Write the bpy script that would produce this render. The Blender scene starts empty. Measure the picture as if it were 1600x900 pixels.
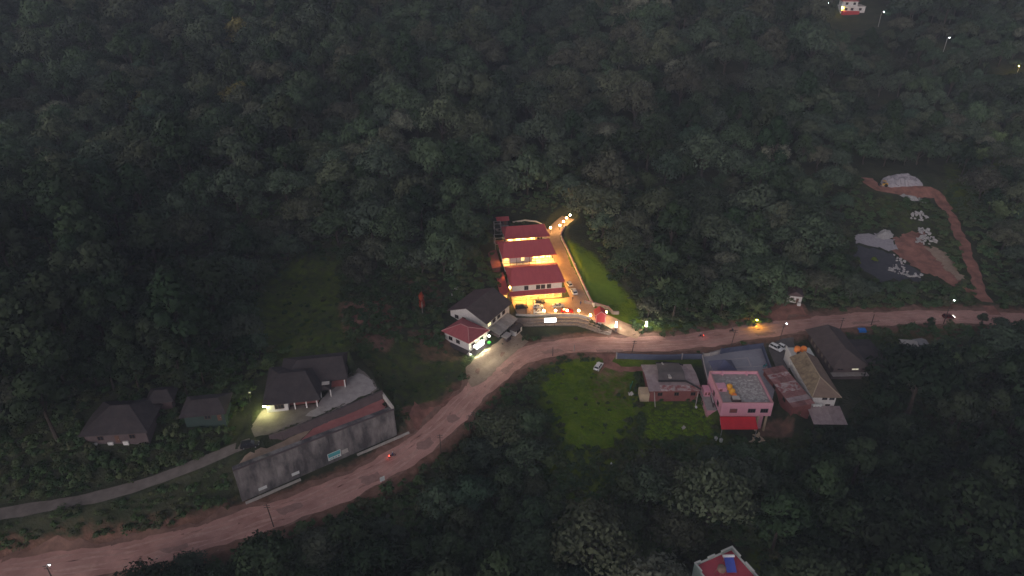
import bpy, bmesh, math, random
import numpy as np
from mathutils import Vector, Matrix, Euler
from mathutils.geometry import delaunay_2d_cdt
R = math.radians
random.seed(7)
NPR = np.random.RandomState(11)
scene = bpy.context.scene
COL = scene.collection

# ------------------------------------------------------------------ camera
CAM_H, PITCH, FPX = 131.6, 30.0, 1081.0
cam_d = bpy.data.cameras.new('camera')
cam = bpy.data.objects.new('camera', cam_d)
COL.objects.link(cam)
cam.location = (0, 0, CAM_H)
cam.rotation_euler = (R(90 - PITCH), 0, 0)
cam_d.sensor_width = 36.0
cam_d.lens = 36.0 * FPX / 1600.0
cam_d.clip_start = 1.0
cam_d.clip_end = 6000.0
scene.camera = cam

# ------------------------------------------------------------------ sky, sun, exposure
SUN_EL, SUN_AZ = 14.0, 205.0      # afterglow low behind the camera
world = bpy.data.worlds.new('World')
scene.world = world
world.use_nodes = True
wn = world.node_tree
wn.nodes.clear()
w_out = wn.nodes.new('ShaderNodeOutputWorld')
w_bg = wn.nodes.new('ShaderNodeBackground')
w_sky = wn.nodes.new('ShaderNodeTexSky')
w_sky.sky_type = 'NISHITA'
w_sky.sun_disc = False
w_sky.sun_elevation = R(SUN_EL)
w_sky.sun_rotation = R(SUN_AZ)
w_sky.air_density = 1.0
w_sky.dust_density = 3.0
w_hsv = wn.nodes.new('ShaderNodeHueSaturation')      # thin evening cloud greys the sky
w_hsv.inputs['Saturation'].default_value = 0.30
wn.links.new(w_sky.outputs[0], w_hsv.inputs['Color'])
w_mul = wn.nodes.new('ShaderNodeMix')
w_mul.data_type = 'RGBA'; w_mul.blend_type = 'MULTIPLY'
w_mul.inputs[0].default_value = 1.0
w_mul.inputs[7].default_value = (1.0, 0.95, 0.99, 1)
wn.links.new(w_hsv.outputs[0], w_mul.inputs[6])
wn.links.new(w_mul.outputs[2], w_bg.inputs[0])
w_bg.inputs[1].default_value = 0.074
wn.links.new(w_bg.outputs[0], w_out.inputs[0])
sun_d = bpy.data.lights.new('sun', 'SUN')
sun_d.energy = 0.18
sun_d.angle = R(40)
sun_d.color = (1.0, 0.86, 0.82)
sun = bpy.data.objects.new('sun', sun_d)
COL.objects.link(sun)
_s = Vector((math.sin(R(SUN_AZ)) * math.cos(R(SUN_EL)), math.cos(R(SUN_AZ)) * math.cos(R(SUN_EL)), math.sin(R(SUN_EL))))
sun.rotation_euler = _s.to_track_quat('Z', 'Y').to_euler()
scene.view_settings.view_transform = 'Standard'
scene.view_settings.look = 'None'
scene.view_settings.exposure = 0.45
scene.view_settings.gamma = 1.0
scene.view_settings.use_curve_mapping = False
scene.cycles.use_denoising = True
scene.cycles.max_bounces = 5
scene.cycles.diffuse_bounces = 2
scene.cycles.glossy_bounces = 2
scene.cycles.transmission_bounces = 2
scene.cycles.volume_bounces = 0
scene.cycles.sample_clamp_indirect = 2.0
scene.cycles.use_light_tree = True

# ------------------------------------------------------------------ lens geometry: photo pixel -> place
CP, SP = math.cos(R(PITCH)), math.sin(R(PITCH))
def ray(px, py):
    a = (px - 800) / FPX; b = (450 - py) / FPX
    return a, CP + b * SP, -SP + b * CP
def P(px, py, z):
    a, yy, zz = ray(px, py)
    t = (z - CAM_H) / zz
    return Vector((a * t, yy * t, z))
def proj(x, y, z):
    f = CP * y - SP * (z - CAM_H)
    u = SP * y + CP * (z - CAM_H)
    return 800 + FPX * x / f, 450 - FPX * u / f, f
def PD(px, py, depth):
    a, yy, zz = ray(px, py)
    return Vector((a * depth, yy * depth, CAM_H + zz * depth))

# ------------------------------------------------------------------ objects
def link(o, parent=None):
    COL.objects.link(o)
    if parent is not None:
        o.parent = parent
    return o
def tag(o, label=None, cat=None, group=None, kind=None):
    if label: o['label'] = label
    if cat: o['category'] = cat
    if group: o['group'] = group
    if kind: o['kind'] = kind
    return o
def thing(name, label, cat, loc=(0, 0, 0), rz=0.0, group=None):
    o = bpy.data.objects.new(name, None)
    o.empty_display_size = 0.5
    link(o)
    o.location = loc
    o.rotation_euler = (0, 0, rz)
    return tag(o, label, cat, group)

class MB:
    def __init__(s): s.v = []; s.f = []
    def add(s, vs, fs):
        n = len(s.v)
        s.v.extend([tuple(v) for v in vs]); s.f.extend([[i + n for i in f] for f in fs])
        return s
    def box(s, x0, x1, y0, y1, z0, z1):
        return s.hexa([(x0,y0,z0),(x1,y0,z0),(x1,y1,z0),(x0,y1,z0),(x0,y0,z1),(x1,y0,z1),(x1,y1,z1),(x0,y1,z1)])
    def hexa(s, p):
        return s.add(p, [(3,2,1,0),(4,5,6,7),(0,1,5,4),(1,2,6,5),(2,3,7,6),(3,0,4,7)])
    def rbox(s, c, size, rz=0, rx=0, ry=0):
        m = Matrix.Translation(Vector(c)) @ Euler((rx, ry, rz)).to_matrix().to_4x4()
        hx, hy, hz = [q / 2 for q in size]
        pts = [(-hx,-hy,-hz),(hx,-hy,-hz),(hx,hy,-hz),(-hx,hy,-hz),(-hx,-hy,hz),(hx,-hy,hz),(hx,hy,hz),(-hx,hy,hz)]
        return s.hexa([m @ Vector(q) for q in pts])
    def bar(s, a, b, w=0.1, h=None):
        a, b = Vector(a), Vector(b); h = h or w
        d = (b - a)
        q = d.to_track_quat('Y', 'Z').to_matrix().to_4x4()
        m = Matrix.Translation((a + b) / 2) @ q
        hx, hy, hz = w / 2, d.length / 2, h / 2
        pts = [(-hx,-hy,-hz),(hx,-hy,-hz),(hx,hy,-hz),(-hx,hy,-hz),(-hx,-hy,hz),(hx,-hy,hz),(hx,hy,hz),(-hx,hy,hz)]
        return s.hexa([m @ Vector(q2) for q2 in pts])
    def tube(s, pts, rads, n=8, cap=True):
        pts = [Vector(p) for p in pts]
        if not isinstance(rads, (list, tuple)): rads = [rads] * len(pts)
        base = len(s.v)
        for i, p in enumerate(pts):
            d = (pts[min(i + 1, len(pts) - 1)] - pts[max(i - 1, 0)])
            if d.length < 1e-6: d = Vector((0, 0, 1))
            q = d.to_track_quat('Z', 'Y')
            for k in range(n):
                a = 2 * math.pi * k / n
                s.v.append(tuple(p + q @ Vector((math.cos(a) * rads[i], math.sin(a) * rads[i], 0))))
        for i in range(len(pts) - 1):
            for k in range(n):
                a = base + i * n + k; b = base + i * n + (k + 1) % n
                s.f.append([a, b, b + n, a + n])
        if cap:
            s.f.append([base + k for k in range(n)][::-1])
            e = base + (len(pts) - 1) * n
            s.f.append([e + k for k in range(n)])
        return s
    def ball(s, c, r, seg=10, rings=6, sq=(1, 1, 1)):
        pts = []; rr = []
        base = len(s.v); c = Vector(c)
        for i in range(rings + 1):
            t = math.pi * i / rings
            for k in range(seg):
                a = 2 * math.pi * k / seg
                s.v.append((c.x + r * sq[0] * math.sin(t) * math.cos(a), c.y + r * sq[1] * math.sin(t) * math.sin(a), c.z - r * sq[2] * math.cos(t)))
        for i in range(rings):
            for k in range(seg):
                a = base + i * seg + k; b = base + i * seg + (k + 1) % seg
                s.f.append([a, b, b + seg, a + seg])
        return s
    def prism(s, poly, z0, z1):
        n = len(poly)
        s.add([(x, y, z0) for x, y in poly] + [(x, y, z1) for x, y in poly],
              [list(range(n))[::-1], list(range(n, 2 * n))] + [[i, (i + 1) % n, n + (i + 1) % n, n + i] for i in range(n)])
        return s
    def hip(s, x0, x1, y0, y1, z, h, axis='x', i0=2.0, i1=2.0, t=0.18):
        """solid roof: eave rectangle, ridge along an axis, hip insets (0 makes a gable)"""
        if axis == 'x':
            ym = (y0 + y1) / 2
            A = [(x0,y0),(x1,y0),(x1,y1),(x0,y1)]; r0, r1 = (x0 + i0, ym), (x1 - i1, ym)
            f = [(4,5,9,8),(5,6,9),(6,7,8,9),(7,4,8)]
        else:
            xm = (x0 + x1) / 2
            A = [(x0,y0),(x1,y0),(x1,y1),(x0,y1)]; r0, r1 = (xm, y0 + i0), (xm, y1 - i1)
            f = [(4,5,8),(5,6,9,8),(6,7,9),(7,4,8,9)]
        v = [(x, y, z - t) for x, y in A] + [(x, y, z) for x, y in A] + [(*r0, z + h), (*r1, z + h)]
        return s.add(v, [(3,2,1,0),(0,1,5,4),(1,2,6,5),(2,3,7,6),(3,0,4,7)] + f)
    def build(s, name, mat, parent=None, smooth=False, loc=None):
        me = bpy.data.meshes.new(name)
        me.from_pydata(s.v, [], s.f)
        me.update()
        if smooth: me.shade_smooth()
        if mat is not None: me.materials.append(M[mat] if isinstance(mat, str) else mat)
        o = bpy.data.objects.new(name, me)
        if loc: o.location = loc
        return link(o, parent)

def copy_tree(o, parent=None):
    kids = list(o.children)
    c = o.copy(); link(c, parent) if parent else link(c)
    if parent is None: c.parent = None
    for k in kids: copy_tree(k, c)
    return c

# ------------------------------------------------------------------ materials
M = {}
def nd(t, kind, **kw):
    n = t.nodes.new(kind)
    for k, v in kw.items(): setattr(n, k, v)
    return n
def mat(name, c1, c2=None, scale=1.0, detail=5.0, rough=0.8, bump=0.0, bscale=None, metallic=0.0, rand=0.0, spec=0.3, stretch=None, contrast=(0.3, 0.7), coords='Object', third=None):
    m = bpy.data.materials.new(name); m.use_nodes = True
    t = m.node_tree; b = t.nodes['Principled BSDF']
    b.inputs['Roughness'].default_value = rough
    b.inputs['Metallic'].default_value = metallic
    b.inputs['Specular IOR Level'].default_value = spec
    col = None
    if c2 is not None or bump:
        tc = nd(t, 'ShaderNodeTexCoord'); mp = nd(t, 'ShaderNodeMapping')
        t.links.new(tc.outputs[coords], mp.inputs[0])
        if stretch: mp.inputs['Scale'].default_value = stretch
        nz = nd(t, 'ShaderNodeTexNoise'); nz.inputs['Scale'].default_value = scale; nz.inputs['Detail'].default_value = detail
        nz.inputs['Roughness'].default_value = 0.62
        t.links.new(mp.outputs[0], nz.inputs['Vector'])
        cr = nd(t, 'ShaderNodeValToRGB')
        cr.color_ramp.elements[0].position = contrast[0]; cr.color_ramp.elements[1].position = contrast[1]
        cr.color_ramp.elements[0].color = (*c1, 1); cr.color_ramp.elements[1].color = (*(c2 or c1), 1)
        if third:
            e = cr.color_ramp.elements.new(third[0]); e.color = (*third[1], 1)
        t.links.new(nz.outputs['Fac'], cr.inputs[0]); col = cr.outputs[0]
        if bump:
            nb = nd(t, 'ShaderNodeTexNoise'); nb.inputs['Scale'].default_value = bscale or scale * 4; nb.inputs['Detail'].default_value = 4
            t.links.new(mp.outputs[0], nb.inputs['Vector'])
            bp = nd(t, 'ShaderNodeBump'); bp.inputs['Strength'].default_value = 1.0; bp.inputs['Distance'].default_value = bump
            t.links.new(nb.outputs['Fac'], bp.inputs['Height']); t.links.new(bp.outputs[0], b.inputs['Normal'])
    if rand:
        oi = nd(t, 'ShaderNodeObjectInfo'); mr = nd(t, 'ShaderNodeMapRange')
        mr.inputs[3].default_value = 1 - rand; mr.inputs[4].default_value = 1 + rand
        t.links.new(oi.outputs['Random'], mr.inputs[0])
        hs = nd(t, 'ShaderNodeHueSaturation')
        t.links.new(mr.outputs[0], hs.inputs['Value'])
        if col is not None: t.links.new(col, hs.inputs['Color'])
        else: hs.inputs['Color'].default_value = (*c1, 1)
        col = hs.outputs[0]
    if col is not None: t.links.new(col, b.inputs['Base Color'])
    else: b.inputs['Base Color'].default_value = (*c1, 1)
    M[name] = m
    return m
def emit(name, c, strength, base=(0.8, 0.8, 0.8)):
    m = bpy.data.materials.new(name); m.use_nodes = True
    b = m.node_tree.nodes['Principled BSDF']
    b.inputs['Base Color'].default_value = (*base, 1)
    b.inputs['Emission Color'].default_value = (*c, 1)
    b.inputs['Emission Strength'].default_value = strength
    M[name] = m
    return m
def leafmat(name, stops, vary=0.25, trans=0.12):
    """foliage whose tone is drawn per tree from a ramp, with fine variation between leaves"""
    m = bpy.data.materials.new(name); m.use_nodes = True
    t = m.node_tree; b = t.nodes['Principled BSDF']; out = t.nodes['Material Output']
    oi = nd(t, 'ShaderNodeObjectInfo'); cr = nd(t, 'ShaderNodeValToRGB'); cr.color_ramp.interpolation = 'LINEAR'
    els = cr.color_ramp.elements
    els[0].position = stops[0][0]; els[0].color = (*stops[0][1], 1)
    els[1].position = stops[-1][0]; els[1].color = (*stops[-1][1], 1)
    for p, c in stops[1:-1]:
        e = els.new(p); e.color = (*c, 1)
    t.links.new(oi.outputs['Random'], cr.inputs[0])
    tc = nd(t, 'ShaderNodeTexCoord'); nz = nd(t, 'ShaderNodeTexNoise'); nz.inputs['Scale'].default_value = 0.55; nz.inputs['Detail'].default_value = 6
    nz.inputs['Roughness'].default_value = 0.75
    t.links.new(tc.outputs['Object'], nz.inputs['Vector'])
    mr = nd(t, 'ShaderNodeMapRange'); mr.inputs[1].default_value = 0.3; mr.inputs[2].default_value = 0.7
    mr.inputs[3].default_value = 1 - vary * 1.6; mr.inputs[4].default_value = 1 + vary * 2.2
    t.links.new(nz.outputs['Fac'], mr.inputs[0])
    # stands of lighter and darker kinds: tone drifts from place to place
    sc_ = nd(t, 'ShaderNodeVectorMath', operation='SCALE'); sc_.inputs['Scale'].default_value = 0.022; t.links.new(oi.outputs['Location'], sc_.inputs[0])
    n2 = nd(t, 'ShaderNodeTexNoise'); n2.inputs['Scale'].default_value = 1.0; n2.inputs['Detail'].default_value = 2.0; t.links.new(sc_.outputs[0], n2.inputs['Vector'])
    m2 = nd(t, 'ShaderNodeMapRange'); m2.inputs[1].default_value = 0.3; m2.inputs[2].default_value = 0.7; m2.inputs[3].default_value = 0.62; m2.inputs[4].default_value = 1.5; t.links.new(n2.outputs['Fac'], m2.inputs[0])
    mm = nd(t, 'ShaderNodeMath', operation='MULTIPLY'); t.links.new(mr.outputs[0], mm.inputs[0]); t.links.new(m2.outputs[0], mm.inputs[1])
    hs = nd(t, 'ShaderNodeHueSaturation')
    t.links.new(mm.outputs[0], hs.inputs['Value']); t.links.new(cr.outputs[0], hs.inputs['Color'])
    t.links.new(hs.outputs[0], b.inputs['Base Color'])
    b.inputs['Roughness'].default_value = 0.7; b.inputs['Specular IOR Level'].default_value = 0.08
    M[name] = m
    return m

leafmat('leaf_mixed', [(0.0, (0.046, 0.078, 0.044)), (0.22, (0.060, 0.092, 0.048)), (0.42, (0.056, 0.080, 0.056)),
                       (0.60, (0.076, 0.094, 0.054)), (0.78, (0.072, 0.074, 0.054)), (0.9, (0.046, 0.086, 0.054)), (1.0, (0.090, 0.098, 0.062))])
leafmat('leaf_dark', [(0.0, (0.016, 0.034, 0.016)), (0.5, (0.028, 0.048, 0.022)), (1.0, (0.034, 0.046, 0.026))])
leafmat('leaf_pale', [(0.0, (0.11, 0.125, 0.085)), (1.0, (0.15, 0.16, 0.12))], vary=0.35)
leafmat('leaf_yellow', [(0.0, (0.15, 0.14, 0.05)), (1.0, (0.19, 0.17, 0.06))])
leafmat('leaf_bamboo', [(0.0, (0.085, 0.125, 0.055)), (1.0, (0.105, 0.14, 0.065))])
leafmat('leaf_shrub', [(0.0, (0.045, 0.085, 0.035)), (0.4, (0.06, 0.10, 0.04)), (0.7, (0.075, 0.10, 0.045)), (1.0, (0.08, 0.085, 0.045))])
leafmat('leaf_grass', [(0.0, (0.09, 0.18, 0.008)), (0.5, (0.135, 0.225, 0.010)), (1.0, (0.15, 0.22, 0.016))])
leafmat('leaf_red', [(0.0, (0.36, 0.07, 0.04)), (1.0, (0.36, 0.07, 0.04))])
mat('bark', (0.045, 0.036, 0.03), (0.08, 0.064, 0.054), 2.0, rough=0.9)
mat('dirt_road', (0.40, 0.195, 0.165), (0.70, 0.385, 0.335), 0.16, 10, 0.85, 0.03, 2.0, contrast=(0.30, 0.72), third=(0.46, (0.50, 0.275, 0.235)))
mat('red_soil', (0.15, 0.07, 0.055), (0.42, 0.195, 0.155), 0.28, 8, 0.9, 0.05, 2.0)
mat('shoulder_soil', (0.17, 0.095, 0.075), (0.33, 0.19, 0.15), 0.5, 9, 0.9, 0.05, 2.0)
mat('pale_soil', (0.27, 0.195, 0.15), (0.40, 0.30, 0.235), 0.6, 8, 0.9, 0.04, 2.0)
mat('yard_paving', (0.46, 0.29, 0.19), (0.56, 0.37, 0.25), 0.6, 6, 0.7, 0.01, 3.0)
mat('lane_concrete', (0.15, 0.125, 0.115), (0.24, 0.205, 0.19), 0.5, 7, 0.85, 0.01, 3.0)
mat('lawn', (0.11, 0.19, 0.012), (0.16, 0.25, 0.018), 0.5, 9, 0.85, 0.06, 6.0)
mat('road_dust', (0.48, 0.275, 0.235), (0.66, 0.40, 0.345), 0.7, 9, 0.9)
mat('road_damp', (0.29, 0.165, 0.145), (0.44, 0.26, 0.225), 0.9, 9, 0.7)
mat('tar', (0.10, 0.09, 0.09), (0.15, 0.13, 0.13), 0.8, 6, 0.8)
mat('wall_cream', (0.62, 0.56, 0.52), (0.72, 0.66, 0.62), 0.8, 5, 0.8)
mat('wall_white', (0.60, 0.58, 0.58), (0.72, 0.70, 0.70), 0.7, 6, 0.8)
mat('wall_pink', (0.66, 0.31, 0.41), (0.74, 0.38, 0.48), 0.6, 6, 0.75)
mat('wall_stain', (0.085, 0.078, 0.085), (0.40, 0.37, 0.365), 0.32, 10, 0.9, 0.03, 2.0, stretch=(1.0, 1.0, 0.38), contrast=(0.40, 0.80))
mat('wall_dark', (0.09, 0.068, 0.075), (0.13, 0.10, 0.105), 0.4, 6, 0.9)
mat('wall_green', (0.035, 0.06, 0.055), None, rough=0.8)
mat('wall_blue', (0.085, 0.10, 0.17), (0.12, 0.135, 0.21), 0.5, 6, 0.8)
mat('wall_redbrown', (0.20, 0.07, 0.07), (0.27, 0.10, 0.095), 0.7, 6, 0.85)
mat('stone_wall', (0.22, 0.175, 0.155), (0.34, 0.28, 0.25), 1.2, 8, 0.9, 0.05, 3.0)
mat('roof_maroon', (0.46, 0.085, 0.10), (0.55, 0.115, 0.125), 0.35, 7, 0.7, 0.03, 1.2, stretch=(4, 0.6, 1))
mat('roof_red', (0.36, 0.085, 0.10), (0.43, 0.12, 0.13), 0.5, 7, 0.75, 0.03, 1.5, stretch=(3, 0.6, 1))
mat('roof_brown', (0.085, 0.055, 0.06), (0.125, 0.085, 0.088), 0.5, 8, 0.85, 0.04, 1.5)
mat('roof_umber', (0.075, 0.056, 0.056), (0.115, 0.088, 0.086), 0.5, 8, 0.85, 0.04, 1.5)
mat('roof_black', (0.042, 0.035, 0.04), (0.072, 0.06, 0.064), 0.45, 8, 0.9, 0.04, 1.5)
mat('roof_ochre_lit', (0.15, 0.11, 0.075), (0.36, 0.275, 0.18), 0.7, 11, 0.9, 0.06, 2.0, contrast=(0.32, 0.66))
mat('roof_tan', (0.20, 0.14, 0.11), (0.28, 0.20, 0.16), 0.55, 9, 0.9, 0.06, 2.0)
mat('tin_pink', (0.30, 0.22, 0.235), (0.46, 0.37, 0.38), 0.6, 8, 0.6, 0.02, 2.0, metallic=0.1, rand=0.14)
mat('tin_red', (0.20, 0.07, 0.07), (0.36, 0.19, 0.185), 0.7, 9, 0.65, 0.02, 2.0, metallic=0.1, rand=0.3)
mat('tin_rust', (0.30, 0.10, 0.10), (0.50, 0.42, 0.42), 0.9, 9, 0.65, 0.02, 2.0, metallic=0.1, rand=0.15, contrast=(0.42, 0.6))
mat('tin_grey', (0.26, 0.25, 0.26), (0.40, 0.38, 0.39), 0.7, 8, 0.6, 0.02, 2.0, metallic=0.15, rand=0.15)
mat('tarpaulin', (0.10, 0.085, 0.085), (0.15, 0.13, 0.13), 0.5, 6, 0.55, 0.05, 0.8)
mat('tarp_black', (0.02, 0.018, 0.02), None, rough=0.5)
mat('ridge_pink', (0.58, 0.30, 0.30), None, rough=0.8)
mat('ridge_tan', (0.44, 0.35, 0.26), None, rough=0.8)
mat('concrete', (0.30, 0.27, 0.27), (0.44, 0.40, 0.40), 0.7, 8, 0.9, 0.02, 3.0)
mat('concrete_pale', (0.42, 0.38, 0.36), (0.56, 0.52, 0.50), 0.8, 8, 0.9, 0.02, 3.0)
mat('court_grey', (0.30, 0.29, 0.345), (0.40, 0.385, 0.43), 0.4, 7, 0.8)
mat('court_line', (0.55, 0.48, 0.48), None, rough=0.8)
mat('terrace_red', (0.32, 0.115, 0.115), (0.42, 0.17, 0.165), 0.5, 8, 0.85, 0.02, 2.0)
mat('roof_crimson', (0.42, 0.06, 0.09), (0.50, 0.085, 0.115), 0.4, 7, 0.7)
mat('parapet_mint', (0.34, 0.44, 0.42), (0.42, 0.52, 0.49), 0.8, 6, 0.8)
mat('parapet_cap', (0.60, 0.62, 0.60), None, rough=0.8)
mat('awning_red', (0.55, 0.02, 0.035), (0.68, 0.03, 0.045), 0.5, 5, 0.55)
mat('gazebo_blue', (0.075, 0.085, 0.16), (0.10, 0.11, 0.195), 0.5, 6, 0.6)
mat('tank_orange', (0.85, 0.24, 0.05), (0.92, 0.30, 0.07), 1.0, 4, 0.5)
mat('tank_yellow', (0.85, 0.40, 0.04), (0.92, 0.46, 0.06), 1.0, 4, 0.5)
mat('panel_blue', (0.06, 0.09, 0.42), (0.075, 0.11, 0.48), 1.0, 3, 0.3)
mat('tarp_blue', (0.02, 0.17, 0.62), (0.03, 0.22, 0.70), 1.5, 4, 0.5)
mat('tarp_green', (0.05, 0.34, 0.19), (0.07, 0.42, 0.24), 1.0, 4, 0.6)
mat('paint_white', (0.78, 0.78, 0.80), None, rough=0.35)
mat('paint_silver', (0.55, 0.57, 0.62), None, rough=0.35, metallic=0.3)
mat('paint_red', (0.70, 0.03, 0.02), None, rough=0.35)
mat('paint_black', (0.02, 0.02, 0.024), None, rough=0.3)
mat('paint_maroon', (0.16, 0.02, 0.025), None, rough=0.35)
mat('glass_dark', (0.02, 0.022, 0.03), None, rough=0.15, spec=0.6)
mat('rubber', (0.015, 0.015, 0.015), None, rough=0.9)
mat('rim', (0.4, 0.4, 0.42), None, rough=0.4, metallic=0.6)
mat('metal_dark', (0.05, 0.045, 0.045), None, rough=0.6, metallic=0.3)
mat('metal_pale', (0.42, 0.42, 0.43), None, rough=0.5, metallic=0.3)
mat('pole_wood', (0.07, 0.05, 0.045), (0.10, 0.075, 0.065), 1.0, 5, 0.9)
mat('pole_cement', (0.30, 0.27, 0.25), None, rough=0.9)
mat('frame_brown', (0.12, 0.075, 0.06), None, rough=0.7)
mat('door_brown', (0.14, 0.07, 0.05), None, rough=0.7)
mat('gate_red', (0.42, 0.045, 0.05), (0.50, 0.06, 0.065), 1.0, 4, 0.7)
mat('rock_pale', (0.36, 0.35, 0.36), (0.54, 0.52, 0.53), 1.2, 8, 0.9, 0.1, 2.0, rand=0.15)
mat('rock_grey', (0.20, 0.19, 0.20), (0.30, 0.285, 0.295), 1.0, 8, 0.9, 0.1, 2.0, rand=0.15)
mat('gravel_lilac', (0.30, 0.28, 0.32), (0.42, 0.39, 0.43), 1.0, 9, 0.9, 0.15, 1.5)
mat('pit_dark', (0.045, 0.045, 0.058), (0.075, 0.075, 0.09), 0.6, 7, 0.7)
mat('debris', (0.40, 0.38, 0.38), (0.66, 0.63, 0.62), 1.5, 6, 0.9, rand=0.2)
mat('plank', (0.52, 0.40, 0.28), (0.62, 0.50, 0.36), 1.5, 6, 0.8, rand=0.15)
mat('sign_teal', (0.10, 0.42, 0.46), None, rough=0.6)
mat('sign_white', (0.74, 0.76, 0.76), None, rough=0.6)
mat('machine_yellow', (0.62, 0.36, 0.05), None, rough=0.5)
mat('skin', (0.30, 0.17, 0.11), None, rough=0.6)
mat('cloth_dark', (0.04, 0.04, 0.05), None, rough=0.9)
mat('cloth_white', (0.62, 0.60, 0.58), None, rough=0.9)
mat('cloth_blue', (0.07, 0.09, 0.18), None, rough=0.9)
mat('hair', (0.012, 0.010, 0.010), None, rough=0.7)
WARM = (1.0, 0.58, 0.16)
emit('glow_globe', (1.0, 0.62, 0.24), 60.0)
emit('glow_veranda', (1.0, 0.50, 0.10), 560.0)
emit('glow_white', (1.0, 0.97, 0.70), 320.0)
emit('glow_pillar', (1.0, 0.90, 0.72), 190.0)
emit('glow_added_spill', (1.0, 0.95, 0.68), 95.0)
emit('glow_street', (0.86, 0.95, 1.0), 60.0)
emit('glow_far', (0.86, 0.95, 1.0), 260.0)
emit('glow_sodium', (1.0, 0.66, 0.05), 420.0)
emit('glow_flood', (0.95, 1.0, 0.40), 460.0)
emit('window_warm', (1.0, 0.66, 0.22), 1.6)
emit('window_amber', (1.0, 0.50, 0.08), 0.9)
emit('window_lemon', (1.0, 0.90, 0.40), 1.4)
emit('window_dim', (1.0, 0.95, 0.62), 0.42)
emit('window_cool', (0.85, 1.0, 0.85), 1.6)
emit('sign_lit', (0.95, 1.0, 0.97), 4.0)
emit('green_lit', (0.10, 1.0, 0.12), 0.25, (0.1, 0.6, 0.1))
emit('tail_red', (1.0, 0.05, 0.03), 14.0, (0.6, 0.02, 0.02))
emit('head_white', (1.0, 0.97, 0.88), 14.0)

# ------------------------------------------------------------------ terrain
ROAD_PX = [(-260,925),(-140,915),(-60,905),(60,890),(180,872),(280,850),(380,820),(480,786),(560,752),(630,713),(688,668),(733,622),(775,583),(820,556),(870,543),
           (930,538),(1000,538),(1080,533),(1160,521),(1240,509),(1320,501.5),(1400,497),(1480,495),(1560,497),(1640,502),(1750,514),(1900,535)]
def smooth_line(pts, step=2.0):
    """Catmull-Rom through world points, resampled"""
    out = []
    n = len(pts)
    for i in range(n - 1):
        p0, p1, p2, p3 = pts[max(i-1,0)], pts[i], pts[i+1], pts[min(i+2,n-1)]
        k = max(2, int((p2 - p1).length / step))
        for j in range(k):
            t = j / k
            out.append(0.5 * ((2*p1) + (p2-p0)*t + (2*p0-5*p1+4*p2-p3)*t*t + (3*p1-p0-3*p2+p3)*t*t*t))
    out.append(pts[-1])
    return out
ROAD = smooth_line([P(x, y, 0.0) for x, y in ROAD_PX])
CTRL = [p[:] for p in []]
def cz(px, py, z): p = P(px, py, z); CTRL.append((p.x, p.y, z))
def cd(px, py, d): p = PD(px, py, d); CTRL.append(tuple(p))
for i, p in enumerate(ROAD):
    if i % 6 == 0: CTRL.append((p.x, p.y, 0.0))
for a in [(950,600,-1.8),(900,660,-4.5),(850,750,-7.5),(900,850,-10.5),(1150,690,-5),(1300,690,-6),(1450,600,-5),(1450,750,-9),(1137,950,-11),(600,850,-6),
          (700,780,-5.5),(400,900,-4),(800,690,-6),(1600,700,-8),(1300,850,-11),(1050,640,-3.5),(1150,560,-1.2),(1230,560,-1),(1330,560,-2),(1420,540,-2.5),
          (640,590,2.5),(650,540,5),(600,480,9),(720,470,5),(660,645,1.2),(640,670,0.8),(580,590,8),(545,545,13),(320,650,13),(185,690,12.5),(100,725,11),(0,800,6.5),
          (200,755,8),(0,700,13),(200,840,0.8),(330,790,2.5),(960,470,1.6),(1050,500,1.0),(1240,475,1.5),(1000,480,2)]: cz(*a)
for a in [(0,0,430),(400,0,440),(800,0,470),(1200,0,500),(1600,0,480),(0,100,365),(400,100,375),(800,100,400),(1200,100,412),(1600,100,402),
          (0,200,310),(400,200,315),(800,200,342),(1200,200,350),(1600,200,352),(0,300,265),(400,300,268),(600,300,288),(1000,300,304),(1200,300,310),(1450,290,316),(1600,300,316),
          (0,400,228),(200,400,235),(460,430,250),(650,400,262),(950,430,262),(1100,430,262),(1300,430,264),(1430,400,275),(1600,400,273),(0,500,198),(200,500,205),(450,520,220),
          (0,600,178),(200,590,187),(400,560,204)]: cd(*a)
CTRL += [(-700, 100, 60), (-700, 420, 120), (-500, 750, 190), (0, 760, 170), (500, 760, 170), (800, 420, 90), (800, 100, 10), (-250, -200, 10), (0, -300, -16), (300, -200, -14),
         (0, 40, -13), (-120, 30, -8), (120, 30, -14), (-1400, 300, 160), (1400, 300, 100), (0, 1500, 260), (-1400, 1500, 280), (1400, 1500, 240), (1400, -900, -20), (-1400, -900, 40), (0, -1200, -30)]
CA = np.array(CTRL)
def rbf_fit(A, lam=2.0):
    n = len(A)
    K = -np.hypot(A[:,None,0]-A[None,:,0], A[:,None,1]-A[None,:,1])
    K += np.eye(n) * lam
    Q = np.hstack([np.ones((n,1)), A[:,:2] / 100])
    S = np.block([[K, Q], [Q.T, np.zeros((3,3))]])
    s = np.linalg.solve(S, np.concatenate([A[:,2], np.zeros(3)]))
    return s[:n], s[n:]
RW, RP = rbf_fit(CA)
def value_noise(x, y, seed):
    r = np.random.RandomState(seed).rand(256, 256)
    xi = np.floor(x).astype(int); yi = np.floor(y).astype(int)
    fx = x - xi; fy = y - yi
    fx = fx*fx*(3-2*fx); fy = fy*fy*(3-2*fy)
    g = lambda a, b: r[a % 256, b % 256]
    return (g(xi,yi)*(1-fx)+g(xi+1,yi)*fx)*(1-fy) + (g(xi,yi+1)*(1-fx)+g(xi+1,yi+1)*fx)*fy - 0.5
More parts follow.
